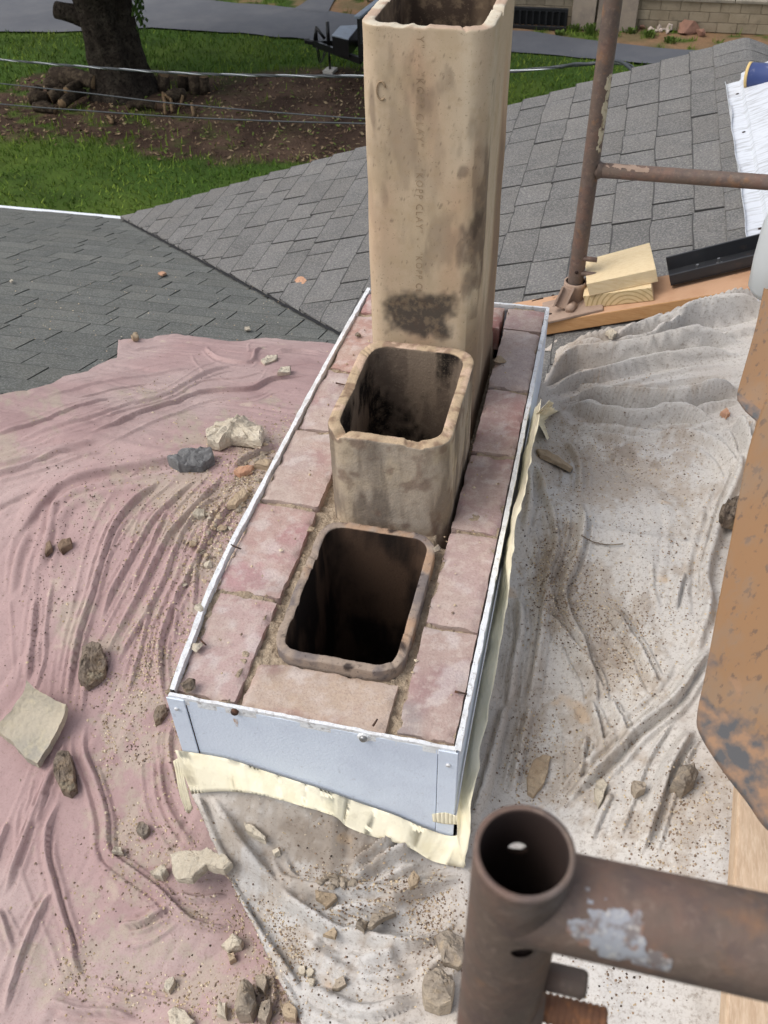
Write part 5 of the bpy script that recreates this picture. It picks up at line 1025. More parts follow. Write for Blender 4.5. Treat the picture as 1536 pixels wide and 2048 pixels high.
# --- plank on the right and the two orange shovels
m_oldwood = wood('weathered_plank', (206, 180, 152), (176, 146, 118), (222, 202, 176), (14, 2.2, 14))
P0, P1 = on_top(1519, 830), on_top(1474, 1800); z0 = max(P0[2], P1[2])
P0 = at_plane(1519, 830, (0, 0, -.085), (0, 0, 1)); P1 = at_plane(1470, 1700, (0, 0, -.085), (0, 0, 1)); dy_ = P0-P1; L0 = np.linalg.norm(dy_); Rk = frame(dy_, (0, 0, 1)); cen = P1+dy_*.32-Rk[:, 1]*.115-Rk[:, 2]*.02
v, f = box(cen, (L0*1.75, .23, .04), Rk); o = bevel(mesh('wood_plank', v, f, m_oldwood, smooth=False), .004); place(o, cen-[0, 0, .02]); tag(o, 'weathered pale scaffold plank along the right edge of the white cloth', 'plank')
m_oblade = M('orange_paint_worn', (142, 110, 80), .6, layers=((5, .44, .64, (146, 108, 72), .6), (12, .47, .64, (134, 116, 98), .65), (120, .58, .64, (92, 76, 68), .7), (60, .56, .66, (134, 114, 96), .5)), bump=(50, .2, .002), spec=.35, stretch=(1, 1, .3))
m_scrape = M('scraped_steel', (112, 112, 112), .5, layers=((9, .42, .6, (152, 112, 84), .8), (30, .5, .66, (78, 76, 78), .7)), bump=(70, .4, .002), spec=.4, metal=.2, stretch=(1, 1, 1))
def wear_edge(m):
    t = m.node_tree; N = t.nodes; L = t.links; b = N['Principled BSDF']; src = b.inputs['Base Color'].links[0].from_socket
    at_ = N.new('ShaderNodeAttribute'); at_.attribute_name = 'col'; tc = N.new('ShaderNodeTexCoord'); n1 = N.new('ShaderNodeTexNoise'); n1.inputs['Scale'].default_value = 26; n1.inputs['Detail'].default_value = 8; L.new(tc.outputs['Object'], n1.inputs['Vector'])
    ma = N.new('ShaderNodeMath'); ma.operation = 'MULTIPLY_ADD'; L.new(n1.outputs[0], ma.inputs[0]); ma.inputs[1].default_value = -1.1; L.new(at_.outputs['Fac'], ma.inputs[2])
    mr = N.new('ShaderNodeMapRange'); mr.inputs[1].default_value = -.02; mr.inputs[2].default_value = -.14; L.new(ma.outputs[0], mr.inputs[0])
    n2 = N.new('ShaderNodeTexNoise'); n2.inputs['Scale'].default_value = 50; n2.inputs['Detail'].default_value = 6; L.new(tc.outputs['Object'], n2.inputs['Vector']); rp = N.new('ShaderNodeValToRGB'); L.new(n2.outputs[0], rp.inputs[0]); rp.color_ramp.elements[0].position = .4; rp.color_ramp.elements[1].position = .64
    rp.color_ramp.elements[0].color = (*lin((84, 84, 86)), 1); rp.color_ramp.elements[1].color = (*lin((150, 118, 92)), 1)
    mx = N.new('ShaderNodeMix'); mx.data_type = 'RGBA'; L.new(mr.outputs[0], mx.inputs[0]); L.new(src, mx.inputs[6]); L.new(rp.outputs[0], mx.inputs[7]); L.new(mx.outputs[2], b.inputs['Base Color'])
wear_edge(m_oblade)
def blade(outline, edge_n, p0, nrm, bulge, name, lb, band):
    """curved steel sheet: outline in pixels on the plane (p0, nrm); the last edge_n points are the cutting edge"""
    Q = np.array([at_plane(u, v_, p0, nrm) for u, v_ in spline(np.array(outline, float), 8)]); c = Q.mean(0); n_ = len(Q); nrm = np.asarray(nrm)/np.linalg.norm(nrm); rings = 30; V = []; fm = []
    ctr = c
    for k in range(rings):
        t = 1-k/rings; R_ = ctr+(Q-ctr)*t; V.append(R_-nrm*bulge*(1-t*t))
    V = np.vstack(V+[ctr[None]-nrm*bulge]); F = grid_faces(n_, rings, True); N1 = len(V)-1; F += [[(rings-1)*n_+(i+1) % n_, (rings-1)*n_+i, N1] for i in range(n_)]
    e0 = np.array([at_plane(u, v_, p0, nrm) for u, v_ in edge_n]); ed = e0[1]-e0[0]; ed /= np.linalg.norm(ed)
    m_ = V-e0[0]; dist = np.linalg.norm(m_-np.outer(m_@ed, ed), axis=1); wr = np.clip(dist/(2*band), 0, 1); o = mesh('blade', V, F, m_oblade, None, col=np.stack([wr, wr, wr], -1)); md = o.modifiers.new('s', 'SOLIDIFY'); md.thickness = .003
    return o
for outl, edge, dep, lb, hnd, band in (([(1530, 800), (1497, 900), (1465, 1060), (1440, 1190), (1412, 1340), (1394, 1430), (1400, 1470), (1440, 1535), (1490, 1600), (1545, 1668), (1640, 1690), (1720, 1500), (1720, 900), (1600, 780)], ((1396, 1460), (1540, 1662)), 1.02, 'worn orange steel shovel blade with scraped grey edge at the right', (1700, 700), .062),
                                 ([(1534, 545), (1512, 650), (1490, 730), (1474, 790), (1480, 808), (1500, 832), (1540, 856), (1620, 860), (1640, 700), (1600, 540)], ((1476, 800), (1540, 856)), 1.55, 'farther orange shovel blade standing with a dark chipped lower edge', (1650, 480), .012)):
    p0 = at_depth(*edge[1], dep); o = blade(outl, edge, p0, (-.62, -.62, .48), .012, 'shovel', lb, band); root = empty('shovel', p0); o.data.transform(Matrix.Translation(-Vector(p0))); o.parent = root; tag(root, lb, 'shovel')
    A = at_depth(*outl[-1], dep)+np.array([.04, .02, 0]); v, f = tube([A-[.02, 0, .08], A+[.10, .12, .45]], .017, 16); mesh('handle', v, f, m_oldwood, root)
# ================================================================ DEBRIS
m_cream = M('cream_mortar', (192, 182, 164), .97, layers=((18, .45, .62, (172, 161, 144), .7), (70, .5, .64, (206, 198, 182), .5), (30, .62, .74, (140, 130, 118), .5)), bump=(90, .9, .008), spec=.05, rnd=.08)
m_tanst = M('tan_mortar', (166, 149, 127), .97, layers=((18, .45, .7, (146, 124, 100), .7), (70, .5, .75, (194, 174, 144), .5)), bump=(90, .9, .008), spec=.05, rnd=.12)
m_grey = M('grey_mortar', (160, 148, 132), .97, layers=((14, .45, .7, (112, 104, 98), .8), (50, .55, .75, (172, 152, 124), .6)), bump=(90, .9, .008), spec=.05, rnd=.12)
m_char = M('charred', (122, 110, 98), .9, layers=((30, .46, .58, (132, 114, 92), .8), (60, .5, .62, (42, 38, 37), .8), (26, .56, .64, (160, 150, 130), .6)), bump=(70, 1, .01), spec=.15)
m_brown = M('brown_stone', (138, 118, 100), .95, layers=((22, .46, .6, (82, 66, 56), .8), (90, .52, .66, (150, 132, 110), .5)), bump=(90, .6, .004), spec=.1)
m_coal = M('grey_clinker', (120, 120, 120), .95, layers=((20, .45, .7, (66, 66, 68), .8), (90, .55, .75, (126, 124, 120), .6)), bump=(110, .8, .006), spec=.1)
m_bchip = M('brick_chip', (196, 156, 128), .95, layers=((24, .45, .7, (176, 124, 100), .7),), bump=(90, .6, .006), rnd=.1)
def chunk(name, outline, th, mat, lb, cat='stone', seed=0, lift=.004, grp=None, dome=.15, rough=.45):
    """broken piece with a traced outline lying on the cloth; jagged edge, uneven faces, real thickness"""
    W = np.array([on_top(u, v_) for u, v_ in outline]); c = W.mean(0); A = np.c_[np.ones(len(W)), W[:, :2]-c[:2]]; co = np.linalg.lstsq(A, W[:, 2], rcond=None)[0]
    gx_, gy_ = np.clip(co[1:], -.6, .6); Wc = np.vstack([W[:, :2], W[:1, :2]]); q = np.vstack([Wc[i]+(Wc[i+1]-Wc[i])*np.linspace(0, 1, max(2, int(np.linalg.norm(Wc[i+1]-Wc[i])/.006)), endpoint=False)[:, None] for i in range(len(Wc)-1)]); n = len(q); q = q+(np.c_[fbm(np.c_[q, q[:, :1]*0], 60, 3, seed), fbm(np.c_[q, q[:, :1]*0+3], 60, 3, seed)]-.5)*.006
    cc_ = q.mean(0); zpl = lambda p: co[0]+gx_*(p[:, 0]-c[0])+gy_*(p[:, 1]-c[1])
    zb = max(0, float(np.max([z_top(*p)-zz for p, zz in zip(q[::4], zpl(q[::4]))]))*.5)+lift-.004
    V = []; rings = [(1.0, 0, 0), (1.02, .5, 1), (1.0, .9, 1), (.93, 1, 1)]+[(t, 1+dome*(1-t)*.6, 1) for t in (.68, .5, .32, .15)]
    for t, h, k in rings:
        p = cc_+(q-cc_)*t; z = zpl(p)+zb+th*h+((fbm(np.c_[p, p[:, :1]*0], 48, 4, seed+2)-.5)*th*rough*2.2+(fbm(np.c_[p, p[:, :1]*0], 150, 2, seed+3)-.5)*th*rough*.7)*k*(h > .2); V.append(np.c_[p, z])
    V = np.vstack(V+[np.array([[*cc_, float(zpl(cc_[None])[0])+zb+th*(1+dome*.6)]])]); m = len(rings); F = grid_faces(n, m, True); N1 = len(V)-1
    F += [[(m-1)*n+i, (m-1)*n+(i+1) % n, N1] for i in range(n)]; F.append(list(range(n))[::-1])
    o = mesh(name, V, F, mat, smooth=False); place(o, (*cc_, float(zpl(cc_[None])[0])+zb)); return tag(o, lb, cat, grp)
def ell(u, v, ru, rv, rot=0, n=10, seed=0, j=.18):
    rg = np.random.default_rng(seed+int(u)*7+int(v)); a = np.linspace(0, 2*math.pi, n, endpoint=False)+rg.uniform(-.2, .2, n); r = 1+rg.uniform(-j, j, n); x = np.cos(a)*ru*r; y = np.sin(a)*rv*r; c, s = math.cos(rot), math.sin(rot); return [(u+x_*c-y_*s, v+x_*s+y_*c) for x_, y_ in zip(x, y)]
# large fragments
W = [on_top(u, v_) for u, v_ in ((0, 1475), (82, 1548-5), (148, 1447), (70, 1402))]       # left, bottom, right, top corners
na = 26; S_, T_ = np.meshgrid(np.linspace(0, 1, na), np.linspace(0, 1, na)); S_ = S_.ravel(); T_ = T_.ravel()
W = [np.array(p) for p in W]; P = ((1-S_)*(1-T_))[:, None]*W[0]+(S_*(1-T_))[:, None]*W[1]+(S_*T_)[:, None]*W[2]+((1-S_)*T_)[:, None]*W[3]
edge = np.minimum(np.minimum(S_, 1-S_), np.minimum(T_, 1-T_)); P[:, :2] += ((np.c_[fbm(P, 50, 3, 5), fbm(P+9, 50, 3, 6)]-.5)*.010)*(edge < .01)[:, None]
zz = .022+.030*np.exp(-(1-T_)/.16)+.010*np.exp(-S_/.12)+.006*np.exp(-(1-S_)/.1)+(fbm(P, 40, 4, 8)-.5)*.004; base = np.mean([p[2] for p in W]); top = P+np.c_[S_*0, S_*0, zz]; bot = top-[0, 0, .017]
ring = [i for i in range(na)]+[j*na+na-1 for j in range(1, na)]+[(na-1)*na+i for i in range(na-2, -1, -1)]+[j*na for j in range(na-2, 0, -1)]; n0 = na*na
F = grid_faces(na, na)+[[n0+i for i in q_[::-1]] for q_ in grid_faces(na, na)]+[[ring[i], ring[(i+1) % len(ring)], n0+ring[(i+1) % len(ring)], n0+ring[i]][::-1] for i in range(len(ring))]
m_tilefrag = M('flue_fragment', (180, 170, 152), .95, layers=((9, .42, .62, (150, 146, 136), .8), (40, .5, .66, (198, 186, 158), .5), (24, .6, .72, (120, 110, 96), .5)), bump=(110, .6, .005), spec=.08)
o = mesh('flue_fragment', np.vstack([top, bot]), F, m_tilefrag, smooth=False); place(o, np.mean(W, 0)); tag(o, 'square curved fragment of tan flue tile lying on the pink cloth at left', 'tile fragment')
chunk('mortar_slab', [(350, 1735), (362, 1728), (395, 1738), (430, 1742), (458, 1728), (468, 1748), (455, 1768), (430, 1782), (395, 1795), (365, 1785), (352, 1765)], .020, m_cream, 'large kidney-shaped cream mortar slab between pink and white cloths', 'mortar', 1)
chunk('mortar_slab', [(415, 875), (440, 862), (470, 855), (482, 848), (505, 862), (530, 880), (522, 893), (490, 897), (465, 893), (440, 905), (420, 900)], .030, m_cream, 'large broken cream mortar lump on the pink cloth by the chimney', 'mortar', 2, dome=.9)
chunk('clinker_block', [(340, 932), (370, 915), (425, 912), (430, 930), (405, 945), (360, 947)], .028, m_coal, 'flat dark grey block on the pink cloth below the cream lump', 'block', 3)
chunk('charred_chunk', [(163, 1372), (168, 1340), (170, 1310), (190, 1300), (208, 1308), (217, 1330), (210, 1358), (195, 1375), (178, 1383)], .024, m_char, 'blackened charred chunk on the pink cloth above the tile fragment', 'charred chunk', 4, dome=.7, rough=.6)
chunk('charred_chunk', [(112, 1535), (120, 1512), (142, 1514), (152, 1545), (156, 1585), (145, 1600), (128, 1592), (114, 1562)], .022, m_char, 'long dark charred chunk beside the tile fragment', 'charred chunk', 5, dome=.6, rough=.5)
chunk('charred_chunk', [(308, 1440), (318, 1420), (332, 1416), (334, 1430), (322, 1450), (312, 1452)], .014, m_char, 'small dark charred flake on pink cloth by the panel corner', 'charred chunk', 6)
chunk('charred_ring', ell(1458, 1044, 20, 24, 0, 12, 3), .034, m_char, 'black charred lump on the white cloth beside the orange blade', 'charred chunk', 7, dome=.2, rough=.8)
chunk('mortar_flake', [(487, 1645), (502, 1648), (518, 1665), (536, 1688), (534, 1698), (515, 1688), (495, 1670)], .014, m_cream, 'long cream mortar flake on the white cloth below the front tape', 'mortar', 8)
chunk('mortar_flake', [(632, 1780), (650, 1782), (670, 1784), (676, 1806), (655, 1820), (634, 1816)], .010, m_tanst, 'square tan mortar flake in the folds before the chimney', 'mortar', 9)
chunk('mortar_flake', [(660, 1858), (668, 1850), (674, 1868), (672, 1886), (648, 1884)], .010, m_tanst, 'notched tan mortar flake below the square flake', 'mortar', 10)
chunk('mortar_flake', [(1055, 1590), (1052, 1560), (1062, 1535), (1085, 1514), (1100, 1520), (1096, 1550), (1080, 1580), (1065, 1598)], .012, m_tanst, 'long flat tan mortar flake on white cloth above the near tube', 'mortar', 11, dome=.1)
chunk('mortar_flake', [(1186, 1588), (1192, 1568), (1206, 1562), (1212, 1575), (1206, 1600), (1198, 1618), (1190, 1610)], .012, m_cream, 'small cream flake pair on the white cloth right of the long tan flake', 'mortar', 12)
chunk('grey_rock', [(1335, 1585), (1345, 1565), (1378, 1546), (1388, 1560), (1382, 1585), (1360, 1600)], .034, m_grey, 'dark grey rock with a pale face on the white cloth below the blade tip', 'rock', 13, dome=.6)
chunk('brown_lump', ell(1276, 1584, 15, 14, 0, 9, 2), .018, m_grey, 'round brown lump in the white cloth fold left of the dark rock', 'lump', 14)
chunk('brown_rock', [(845, 1990), (852, 1972), (880, 1964), (905, 1972), (908, 2000), (902, 2030), (880, 2036), (850, 2022)], .05, m_grey, 'large rounded brown rock at the bottom beside the near tube', 'rock', 15, dome=.8)
chunk('brown_rock', [(870, 1880), (895, 1872), (925, 1885), (930, 1930), (915, 1945), (885, 1930)], .02, m_grey, 'flat brown rock half hidden by the near tube', 'rock', 16)
chunk('grey_rock', [(474, 2030), (482, 1995), (496, 1976), (512, 1990), (518, 2025), (505, 2048), (480, 2048)], .04, m_grey, 'tall grey rock at the bottom on the pink cloth', 'rock', 17, dome=.8)
chunk('grey_rock', [(512, 1958), (532, 1954), (538, 1975), (530, 1992), (516, 1985)], .022, m_grey, 'grey rock just above the tall rock at the bottom', 'rock', 18)
chunk('grey_rock', [(520, 2048), (526, 2015), (544, 2005), (546, 2030), (536, 2056)], .022, m_grey, 'narrow grey rock right of the tall rock at the bottom', 'rock', 19)
chunk('tan_rock', [(562, 2020), (578, 2012), (596, 2030), (594, 2048), (572, 2045)], .024, m_tanst, 'tan rock at the bottom beside the white cloth hem', 'rock', 20)
chunk('cream_slab', [(338, 2030), (350, 2020), (372, 2024), (392, 2048), (380, 2062), (345, 2055)], .014, m_cream, 'cracked pale mortar slab at the bottom edge on pink cloth', 'mortar', 21)
chunk('cream_rock', [(437, 2035), (440, 2012), (455, 2014), (456, 2042)], .018, m_cream, 'small upright cream stone at the bottom on pink cloth', 'rock', 22)
chunk('cream_rock', [(444, 1898), (468, 1877), (488, 1892), (484, 1902), (458, 1910)], .02, m_cream, 'angular cream stone on pink cloth left of the white hem', 'rock', 23, dome=.7)
chunk('cream_rock', [(455, 1915), (468, 1912), (474, 1924), (462, 1931)], .013, m_tanst, 'small tan stone touching the angular cream stone', 'rock', 24)
chunk('cream_rock', [(330, 1985), (336, 1965), (350, 1960), (352, 1972), (342, 1992)], .014, m_cream, 'cream stone lying above the cracked pale slab', 'rock', 25)
chunk('cream_rock', [(302, 1750), (318, 1742), (334, 1736), (340, 1752), (328, 1765), (310, 1760)], .02, m_cream, 'cream stone left of the kidney-shaped slab', 'rock', 26)
chunk('cream_rock', [(342, 1718), (352, 1713), (356, 1728), (346, 1735)], .012, m_cream, 'narrow cream chip above the kidney-shaped slab', 'rock', 27)
chunk('cream_rock', [(226, 1710), (232, 1698), (245, 1702), (246, 1712)], .012, m_cream, 'small cream stone on a pink fold', 'rock', 28)
chunk('grey_rock', ell(289, 1666, 12, 14, 0, 9, 5), .016, m_grey, 'small grey pebble on pink cloth left of the panel corner', 'rock', 29)
chunk('brown_stone', [(118, 1102), (128, 1088), (144, 1085), (145, 1098), (126, 1112)], .018, m_brown, 'brown stone on the smooth pink cloth at upper left', 'stone', 30)
chunk('brown_stone', [(92, 1115), (95, 1096), (104, 1092), (107, 1104), (98, 1118)], .014, m_brown, 'smaller dark stone left of the brown stone', 'stone', 31)
chunk('mortar_flake', [(388, 1033), (395, 1026), (412, 1028), (410, 1038), (398, 1042)], .012, m_cream, 'rounded cream stone among the pink folds', 'mortar', 32)
chunk('brick_chip', [(468, 950), (478, 942), (508, 938), (504, 950), (480, 956)], .012, m_bchip, 'flat orange brick chip beside the chimney among rubble', 'brick chip', 33)
chunk('tan_rock', [(510, 938), (525, 925), (545, 930), (538, 942)], .014, m_tanst, 'tan flat stone against the left trim', 'rock', 34)
chunk('tan_rock', [(455, 1022), (470, 1002), (490, 985), (495, 1000), (475, 1022)], .014, m_tanst, 'long tan stone in the rubble left of the trim', 'rock', 35)
chunk('grey_rock', [(675, 1965), (690, 1958), (694, 1972), (680, 1985), (668, 1982)], .014, m_grey, 'blue-grey pebble on the white cloth before the chimney', 'rock', 36)
chunk('tan_rock', [(712, 1856), (724, 1846), (735, 1855), (728, 1864)], .014, m_grey, 'grey brown stone left of the long crumb in the white folds', 'rock', 37)
chunk('tan_rock', [(735, 1860), (745, 1842), (785, 1828), (792, 1838), (770, 1852), (745, 1862)], .014, m_grey, 'long grey brown crumb in the white folds', 'rock', 38)
chunk('tan_rock', [(815, 1765), (826, 1754), (840, 1762), (834, 1780), (820, 1786)], .014, m_tanst, 'tan stone on the white cloth below the tape corner', 'rock', 39)
for k, (u, v_, l) in enumerate([(606, 1945, 'left'), (620, 1948, 'middle'), (624, 1966, 'lowest')]): chunk('cream_chip', ell(u, v_, 8, 9, 0, 6, k), .008, m_cream, l+' of three pale chips on the white cloth at the bottom', 'chip', 40+k)
chunk('cream_chip', [(544, 1708), (556, 1702), (560, 1712), (550, 1720)], .012, m_cream, 'small cream chip below the long mortar flake', 'chip', 44)
chunk('cream_chip', [(1210, 678), (1222, 668), (1232, 676), (1224, 684)], .012, m_cream, 'tan chip on the white folds under the orange plank', 'chip', 45)
chunk('brick_chip', [(1438, 832), (1450, 826), (1460, 832), (1450, 840)], .012, m_bchip, 'orange brick chip on white folds by the far shovel', 'brick chip', 46)
chunk('mortar_flake', [(1073, 906), (1092, 910), (1120, 924), (1145, 940), (1138, 948), (1110, 936), (1080, 918)], .012, m_tanst, 'brown mortar sliver beside the right tape', 'mortar', 47)
chunk('brick_chip', [(590, 568), (602, 560), (614, 566), (608, 574), (596, 575)], .016, m_bchip, 'largest orange brick chip lying on the shingles', 'brick chip', 48)
chunk('brick_chip', [(316, 549), (326, 545), (334, 549), (325, 553)], .008, m_bchip, 'thin brown brick chip on the left shingles', 'brick chip', 49)
chunk('tan_rock', ell(272, 679, 7, 7, 0, 8, 3), .014, m_tanst, 'round tan stone at the upper left corner of pink cloth', 'rock', 50)
chunk('cream_chip', [(490, 656), (500, 656), (500, 662), (490, 662)], .008, m_cream, 'tiny white chip on shingles above the pink cloth', 'chip', 51)
chunk('mortar_flake', [(522, 725), (535, 715), (556, 715), (552, 724), (530, 732)], .008, m_cream, 'flat pale flake on the far edge of pink cloth', 'mortar', 52)
chunk('mortar_flake', [(555, 752), (562, 742), (582, 742), (580, 750), (565, 756)], .012, m_cream, 'cream flake just below the far pale flake', 'mortar', 53)
chunk('cream_chip', [(19, 563), (23, 560), (27, 563), (22, 566)], .006, m_cream, 'tiny pale chip on shingles at the far left', 'chip', 54)
# pieces lying on the chimney top
zc = lambda x, y: np.asarray(x)*0+.004
def on_brick(u, v_, sz, mat, lb, seed): p = at_z(u, v_, .003); rock('mortar_chip', p, sz, mat, seed, lb, 'chip', n=14, sub=1)
on_brick(394, 1296, (.020, .022, .008), m_cream, 'cream chip on the near left brick', 701); on_brick(378, 1376, (.026, .024, .016), m_char, 'rusty brown clump at the near left corner of the bricks', 702)
on_brick(1000, 722, (.030, .034, .010), m_tanst, 'tan flake on the far right brick', 703); on_brick(872, 1104, (.016, .022, .018), m_grey, 'grey lump wedged by the near flue corner', 704)
on_brick(402, 1218, (.018, .022, .012), m_cream, 'cream chip on the left trim edge', 705); on_brick(622, 1062, (.014, .014, .012), m_tanst, 'tan pebble in the joint left of the near flue', 706)
on_brick(965, 690, (.014, .014, .010), m_char, 'dark pebble at the foot of the tall flue', 707); on_brick(716, 672, (.016, .014, .010), m_char, 'dark crumb on the far left brick', 708)
# twig on the white cloth
p = [on_top(u, v_)+[0, 0, .006] for u, v_ in ((1162, 1075), (1185, 1088), (1215, 1094), (1245, 1092))]; v, f = tube(spline(p, .01), .0012, 6); tag(place(mesh('twig', v, f, m_char), p[0]), 'thin dark twig lying on the white cloth', 'twig')
# medium stones in the rubble left of the chimney
spots = [(u, v_) for u, v_ in zip(RNG.normal(500, 26, 60), RNG.normal(975, 42, 60))]+[(u, v_) for u, v_ in zip(RNG.normal(445, 22, 26), RNG.normal(1100, 45, 26))]
spots = [(u+ (1010-v_)*.42, v_) for u, v_ in spots]
for k, (u, v_) in enumerate(spots):
    if u > 555-(v_-900)*.52-6: continue
    s = RNG.uniform(.009, .024); rock('rubble_stone', on_top(u, v_), (s, s*RNG.uniform(.6, 1), s*RNG.uniform(.4, .8)), [m_cream, m_tanst, m_grey][k % 3], 1000+k, 'small stone in the rubble along the left chimney trim', 'stone', 'rubble stones along the left trim', n=12, sub=0)
sp2 = [(RNG.uniform(640, 720), RNG.uniform(1750, 1775)) for _ in range(14)]
for k, (u, v_) in enumerate(sp2):
    s = RNG.uniform(.010, .018); rock('rubble_stone', on_top(u, v_), (s, s*.8, s*.6), m_grey, 1200+k, 'small grey stone caught in the front white fold', 'stone', 'stones caught in the front fold', n=12, sub=0)

# crumbs and grit: uncountable
m_grit = M('grit', (0, 0, 0), .95, attr=True, spec=.08)
def crumbs(name, clusters, cols, smin, smax, seed, lb):
    rg = np.random.default_rng(seed); C_, S1 = [], []
    for (u, v_, ru, rv, n, rot) in clusters:
        a = rg.normal(0, 1, (n, 2))*[ru, rv]; c, s = math.cos(rot), math.sin(rot); U_ = np.c_[u+a[:, 0]*c-a[:, 1]*s, v_+a[:, 0]*s+a[:, 1]*c]
        ctr = on_top(u, v_); D = CF+np.outer(U_[:, 0]-768, CR)/FPX-np.outer(U_[:, 1]-1024, CU)/FPX; P = None
        t = np.full(n, np.dot(ctr-CAM, CF))
        for _ in range(14):
            P = CAM+D*t[:, None]; g = P[:, 2]-z_top(P[:, 0], P[:, 1]); t = t+np.clip(g, -.15, .15)/(-D[:, 2])*.7
        ok = (np.abs(g) < .03) & (near_chim(P[:, 0], P[:, 1]) > .004); P[:, 2] = z_top(P[:, 0], P[:, 1]); C_.append(P[ok])
    P = np.vstack(C_); n = len(P); s = np.exp(rg.uniform(math.log(smin), math.log(smax), n))
    o8 = np.array([[1, 0, 0], [0, 1, 0], [-1, 0, 0], [0, -1, 0], [0, 0, 1], [0, 0, -.5]]); fo = np.array([[0, 1, 4], [1, 2, 4], [2, 3, 4], [3, 0, 4], [1, 0, 5], [2, 1, 5], [3, 2, 5], [0, 3, 5]])
    V = o8[None]*rg.uniform(.5, 1.2, (n, 6, 1))*s[:, None, None]; a = rg.uniform(0, 6.28, n); ca, sa = np.cos(a)[:, None], np.sin(a)[:, None]
    V = np.stack([V[..., 0]*ca-V[..., 1]*sa, V[..., 0]*sa+V[..., 1]*ca, V[..., 2]*.7], -1)+P[:, None]
    F = (fo[None]+6*np.arange(n)[:, None, None]).reshape(-1, 3); col = np.array([lin(c) for c in cols])[rg.integers(0, len(cols), n)]*rg.uniform(.75, 1.15, (n, 1))
    tag(mesh(name, V.reshape(-1, 3), F, m_grit, col=np.repeat(col, 6, 0), smooth=False), lb, 'grit', kind='stuff')
tans = [(196, 178, 148), (176, 156, 128), (150, 132, 112), (206, 192, 168), (128, 112, 98)]; darks = [(84, 72, 64), (108, 92, 80), (68, 60, 54), (128, 108, 92)]
crumbs('grit_on_pink_cloth', [(490, 990, 40, 70, 2400, .5), (430, 1080, 40, 70, 1500, .45), (380, 1000, 80, 60, 700, 0), (350, 1200, 60, 110, 600, .3), (280, 1420, 70, 70, 500, 0), (360, 1560, 40, 90, 350, 0), (520, 900, 50, 30, 350, 0), (300, 1330, 26, 50, 420, .3), (285, 1320, 14, 50, 260, .2), (215, 1500, 8, 60, 200, 0), (330, 1700, 60, 40, 300, .6), (250, 1690, 40, 40, 160, .5), (400, 1830, 70, 20, 300, .3), (150, 1900, 20, 60, 160, -.1), (300, 1990, 120, 24, 340, .15), (430, 1990, 90, 40, 260, 0), (500, 2000, 50, 40, 320, 0), (320, 780, 50, 12, 120, -.2), (560, 850, 40, 20, 220, 0), (480, 900, 60, 20, 200, 0), (260, 1150, 120, 140, 350, 0), (250, 1800, 160, 120, 260, 0), (510, 1880, 16, 50, 160, -.6), (375, 1260, 12, 60, 200, .25)], tans, .0009, .0036, 1, 'pale mortar grit scattered over the pink cloth')
crumbs('soot_on_pink_cloth', [(140, 1010, 60, 60, 160, 0), (110, 1120, 50, 70, 140, 0), (75, 1250, 10, 70, 110, .1), (95, 1180, 30, 30, 60, 0), (190, 1350, 34, 40, 160, 0), (240, 1000, 80, 50, 160, 0), (300, 1150, 100, 120, 260, 0), (230, 1070, 60, 40, 100, 0), (270, 1500, 20, 14, 70, 0), (400, 900, 90, 40, 120, 0), (230, 1950, 160, 80, 110, 0), (60, 1330, 40, 50, 50, 0), (420, 800, 120, 40, 90, 0)], darks, .0008, .0026, 2, 'dark soot specks on the pink cloth')
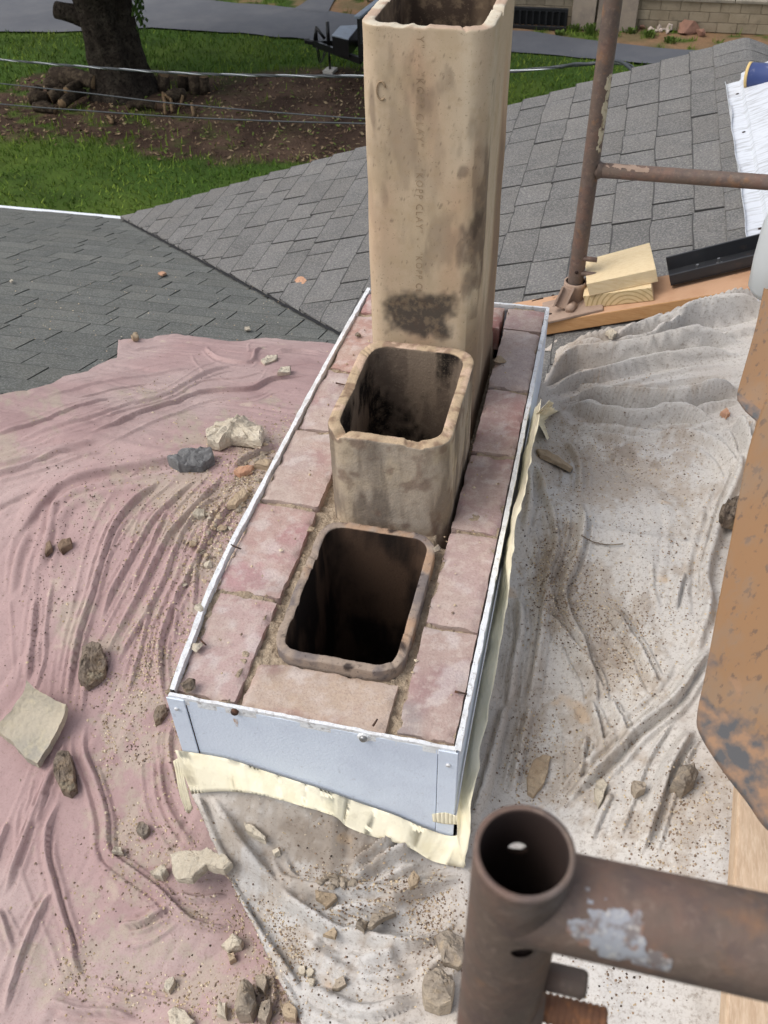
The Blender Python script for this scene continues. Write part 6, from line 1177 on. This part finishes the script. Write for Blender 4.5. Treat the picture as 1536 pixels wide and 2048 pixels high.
crumbs('grit_on_white_cloth', [(1130, 1150, 28, 90, 1100, 0), (1090, 1170, 20, 60, 500, 0), (1200, 1230, 80, 40, 900, .3), (1240, 1310, 40, 60, 700, -.4), (1230, 930, 110, 50, 1100, 0), (1150, 880, 50, 50, 500, 0), (1250, 1130, 130, 120, 900, 0), (1390, 1620, 60, 80, 700, 0), (1150, 1530, 80, 60, 600, 0), (1060, 1500, 26, 80, 450, .2), (1320, 1680, 70, 60, 350, 0), (1390, 1150, 50, 100, 450, 0), (1130, 720, 40, 10, 220, 0), (1200, 760, 60, 5, 120, -.1), (690, 1755, 70, 14, 420, .1), (560, 1850, 16, 50, 300, -.6), (590, 1910, 18, 40, 260, -.5), (850, 1820, 36, 40, 500, 0), (780, 1790, 60, 20, 260, -.1), (700, 1830, 50, 18, 240, 0), (800, 1950, 60, 40, 240, -.5), (650, 1960, 60, 40, 160, 0), (560, 1990, 14, 50, 260, -.5), (470, 1790, 8, 50, 150, -.4), (880, 1870, 24, 40, 260, 0), (1200, 1980, 80, 50, 160, 0), (740, 1660, 110, 40, 300, .2)], tans+darks[1:2]+[(150, 130, 108), (136, 116, 98)], .0008, .0030, 3, 'brown and tan grit scattered over the white cloth')
crumbs('soot_on_white_cloth', [(1260, 1060, 130, 130, 220, 0), (1230, 1330, 60, 60, 160, -.4), (1120, 1130, 40, 80, 130, 0), (1380, 1500, 90, 120, 90, 0), (1240, 900, 110, 40, 140, 0), (1430, 850, 40, 40, 70, 0), (1150, 1970, 110, 50, 110, 0), (700, 1900, 120, 80, 160, 0)], darks, .0007, .0028, 4, 'dark soot specks on the white cloth')
crumbs('grit_on_shingles', [(300, 600, 200, 60, 120, 0), (560, 620, 80, 50, 60, 0), (1150, 400, 150, 120, 60, 0), (120, 620, 90, 50, 60, 0)], tans, .0016, .0040, 5, 'pale grit specks on the shingles')
# grit on the chimney joints
rg = np.random.default_rng(9); n = 1500; P = np.c_[rg.uniform(-.2, .2, n), rg.uniform(.01, 1.19, n), np.zeros(n)]; jn = ((np.abs(P[:, 0]+.113) < .011) | (np.abs(P[:, 0]-.118) < .010) & (P[:, 1] < .45) | (rg.random(n) < .12)) & ~((P[:, 0] > -.10) & (P[:, 0] < .115) & (P[:, 1] > .09) & (P[:, 1] < 1.09))
P = P[jn]; onb = np.abs(P[:, 0]) > .126; P[:, 2] = np.where(onb, .002, -.018); n = len(P); s = rg.uniform(.001, .0036, n)
o8 = np.array([[1, 0, 0], [0, 1, 0], [-1, 0, 0], [0, -1, 0], [0, 0, 1], [0, 0, -.5]]); fo = np.array([[0, 1, 4], [1, 2, 4], [2, 3, 4], [3, 0, 4], [1, 0, 5], [2, 1, 5], [3, 2, 5], [0, 3, 5]])
V = o8[None]*rg.uniform(.5, 1.3, (n, 6, 1))*s[:, None, None]+P[:, None]; col = np.array([lin(c) for c in tans])[rg.integers(0, 5, n)]
tag(mesh('grit_on_chimney', V.reshape(-1, 3), (fo[None]+6*np.arange(n)[:, None, None]).reshape(-1, 3), m_grit, col=np.repeat(col, 6, 0), smooth=False), 'loose mortar grit in the brick joints', 'grit', kind='stuff')
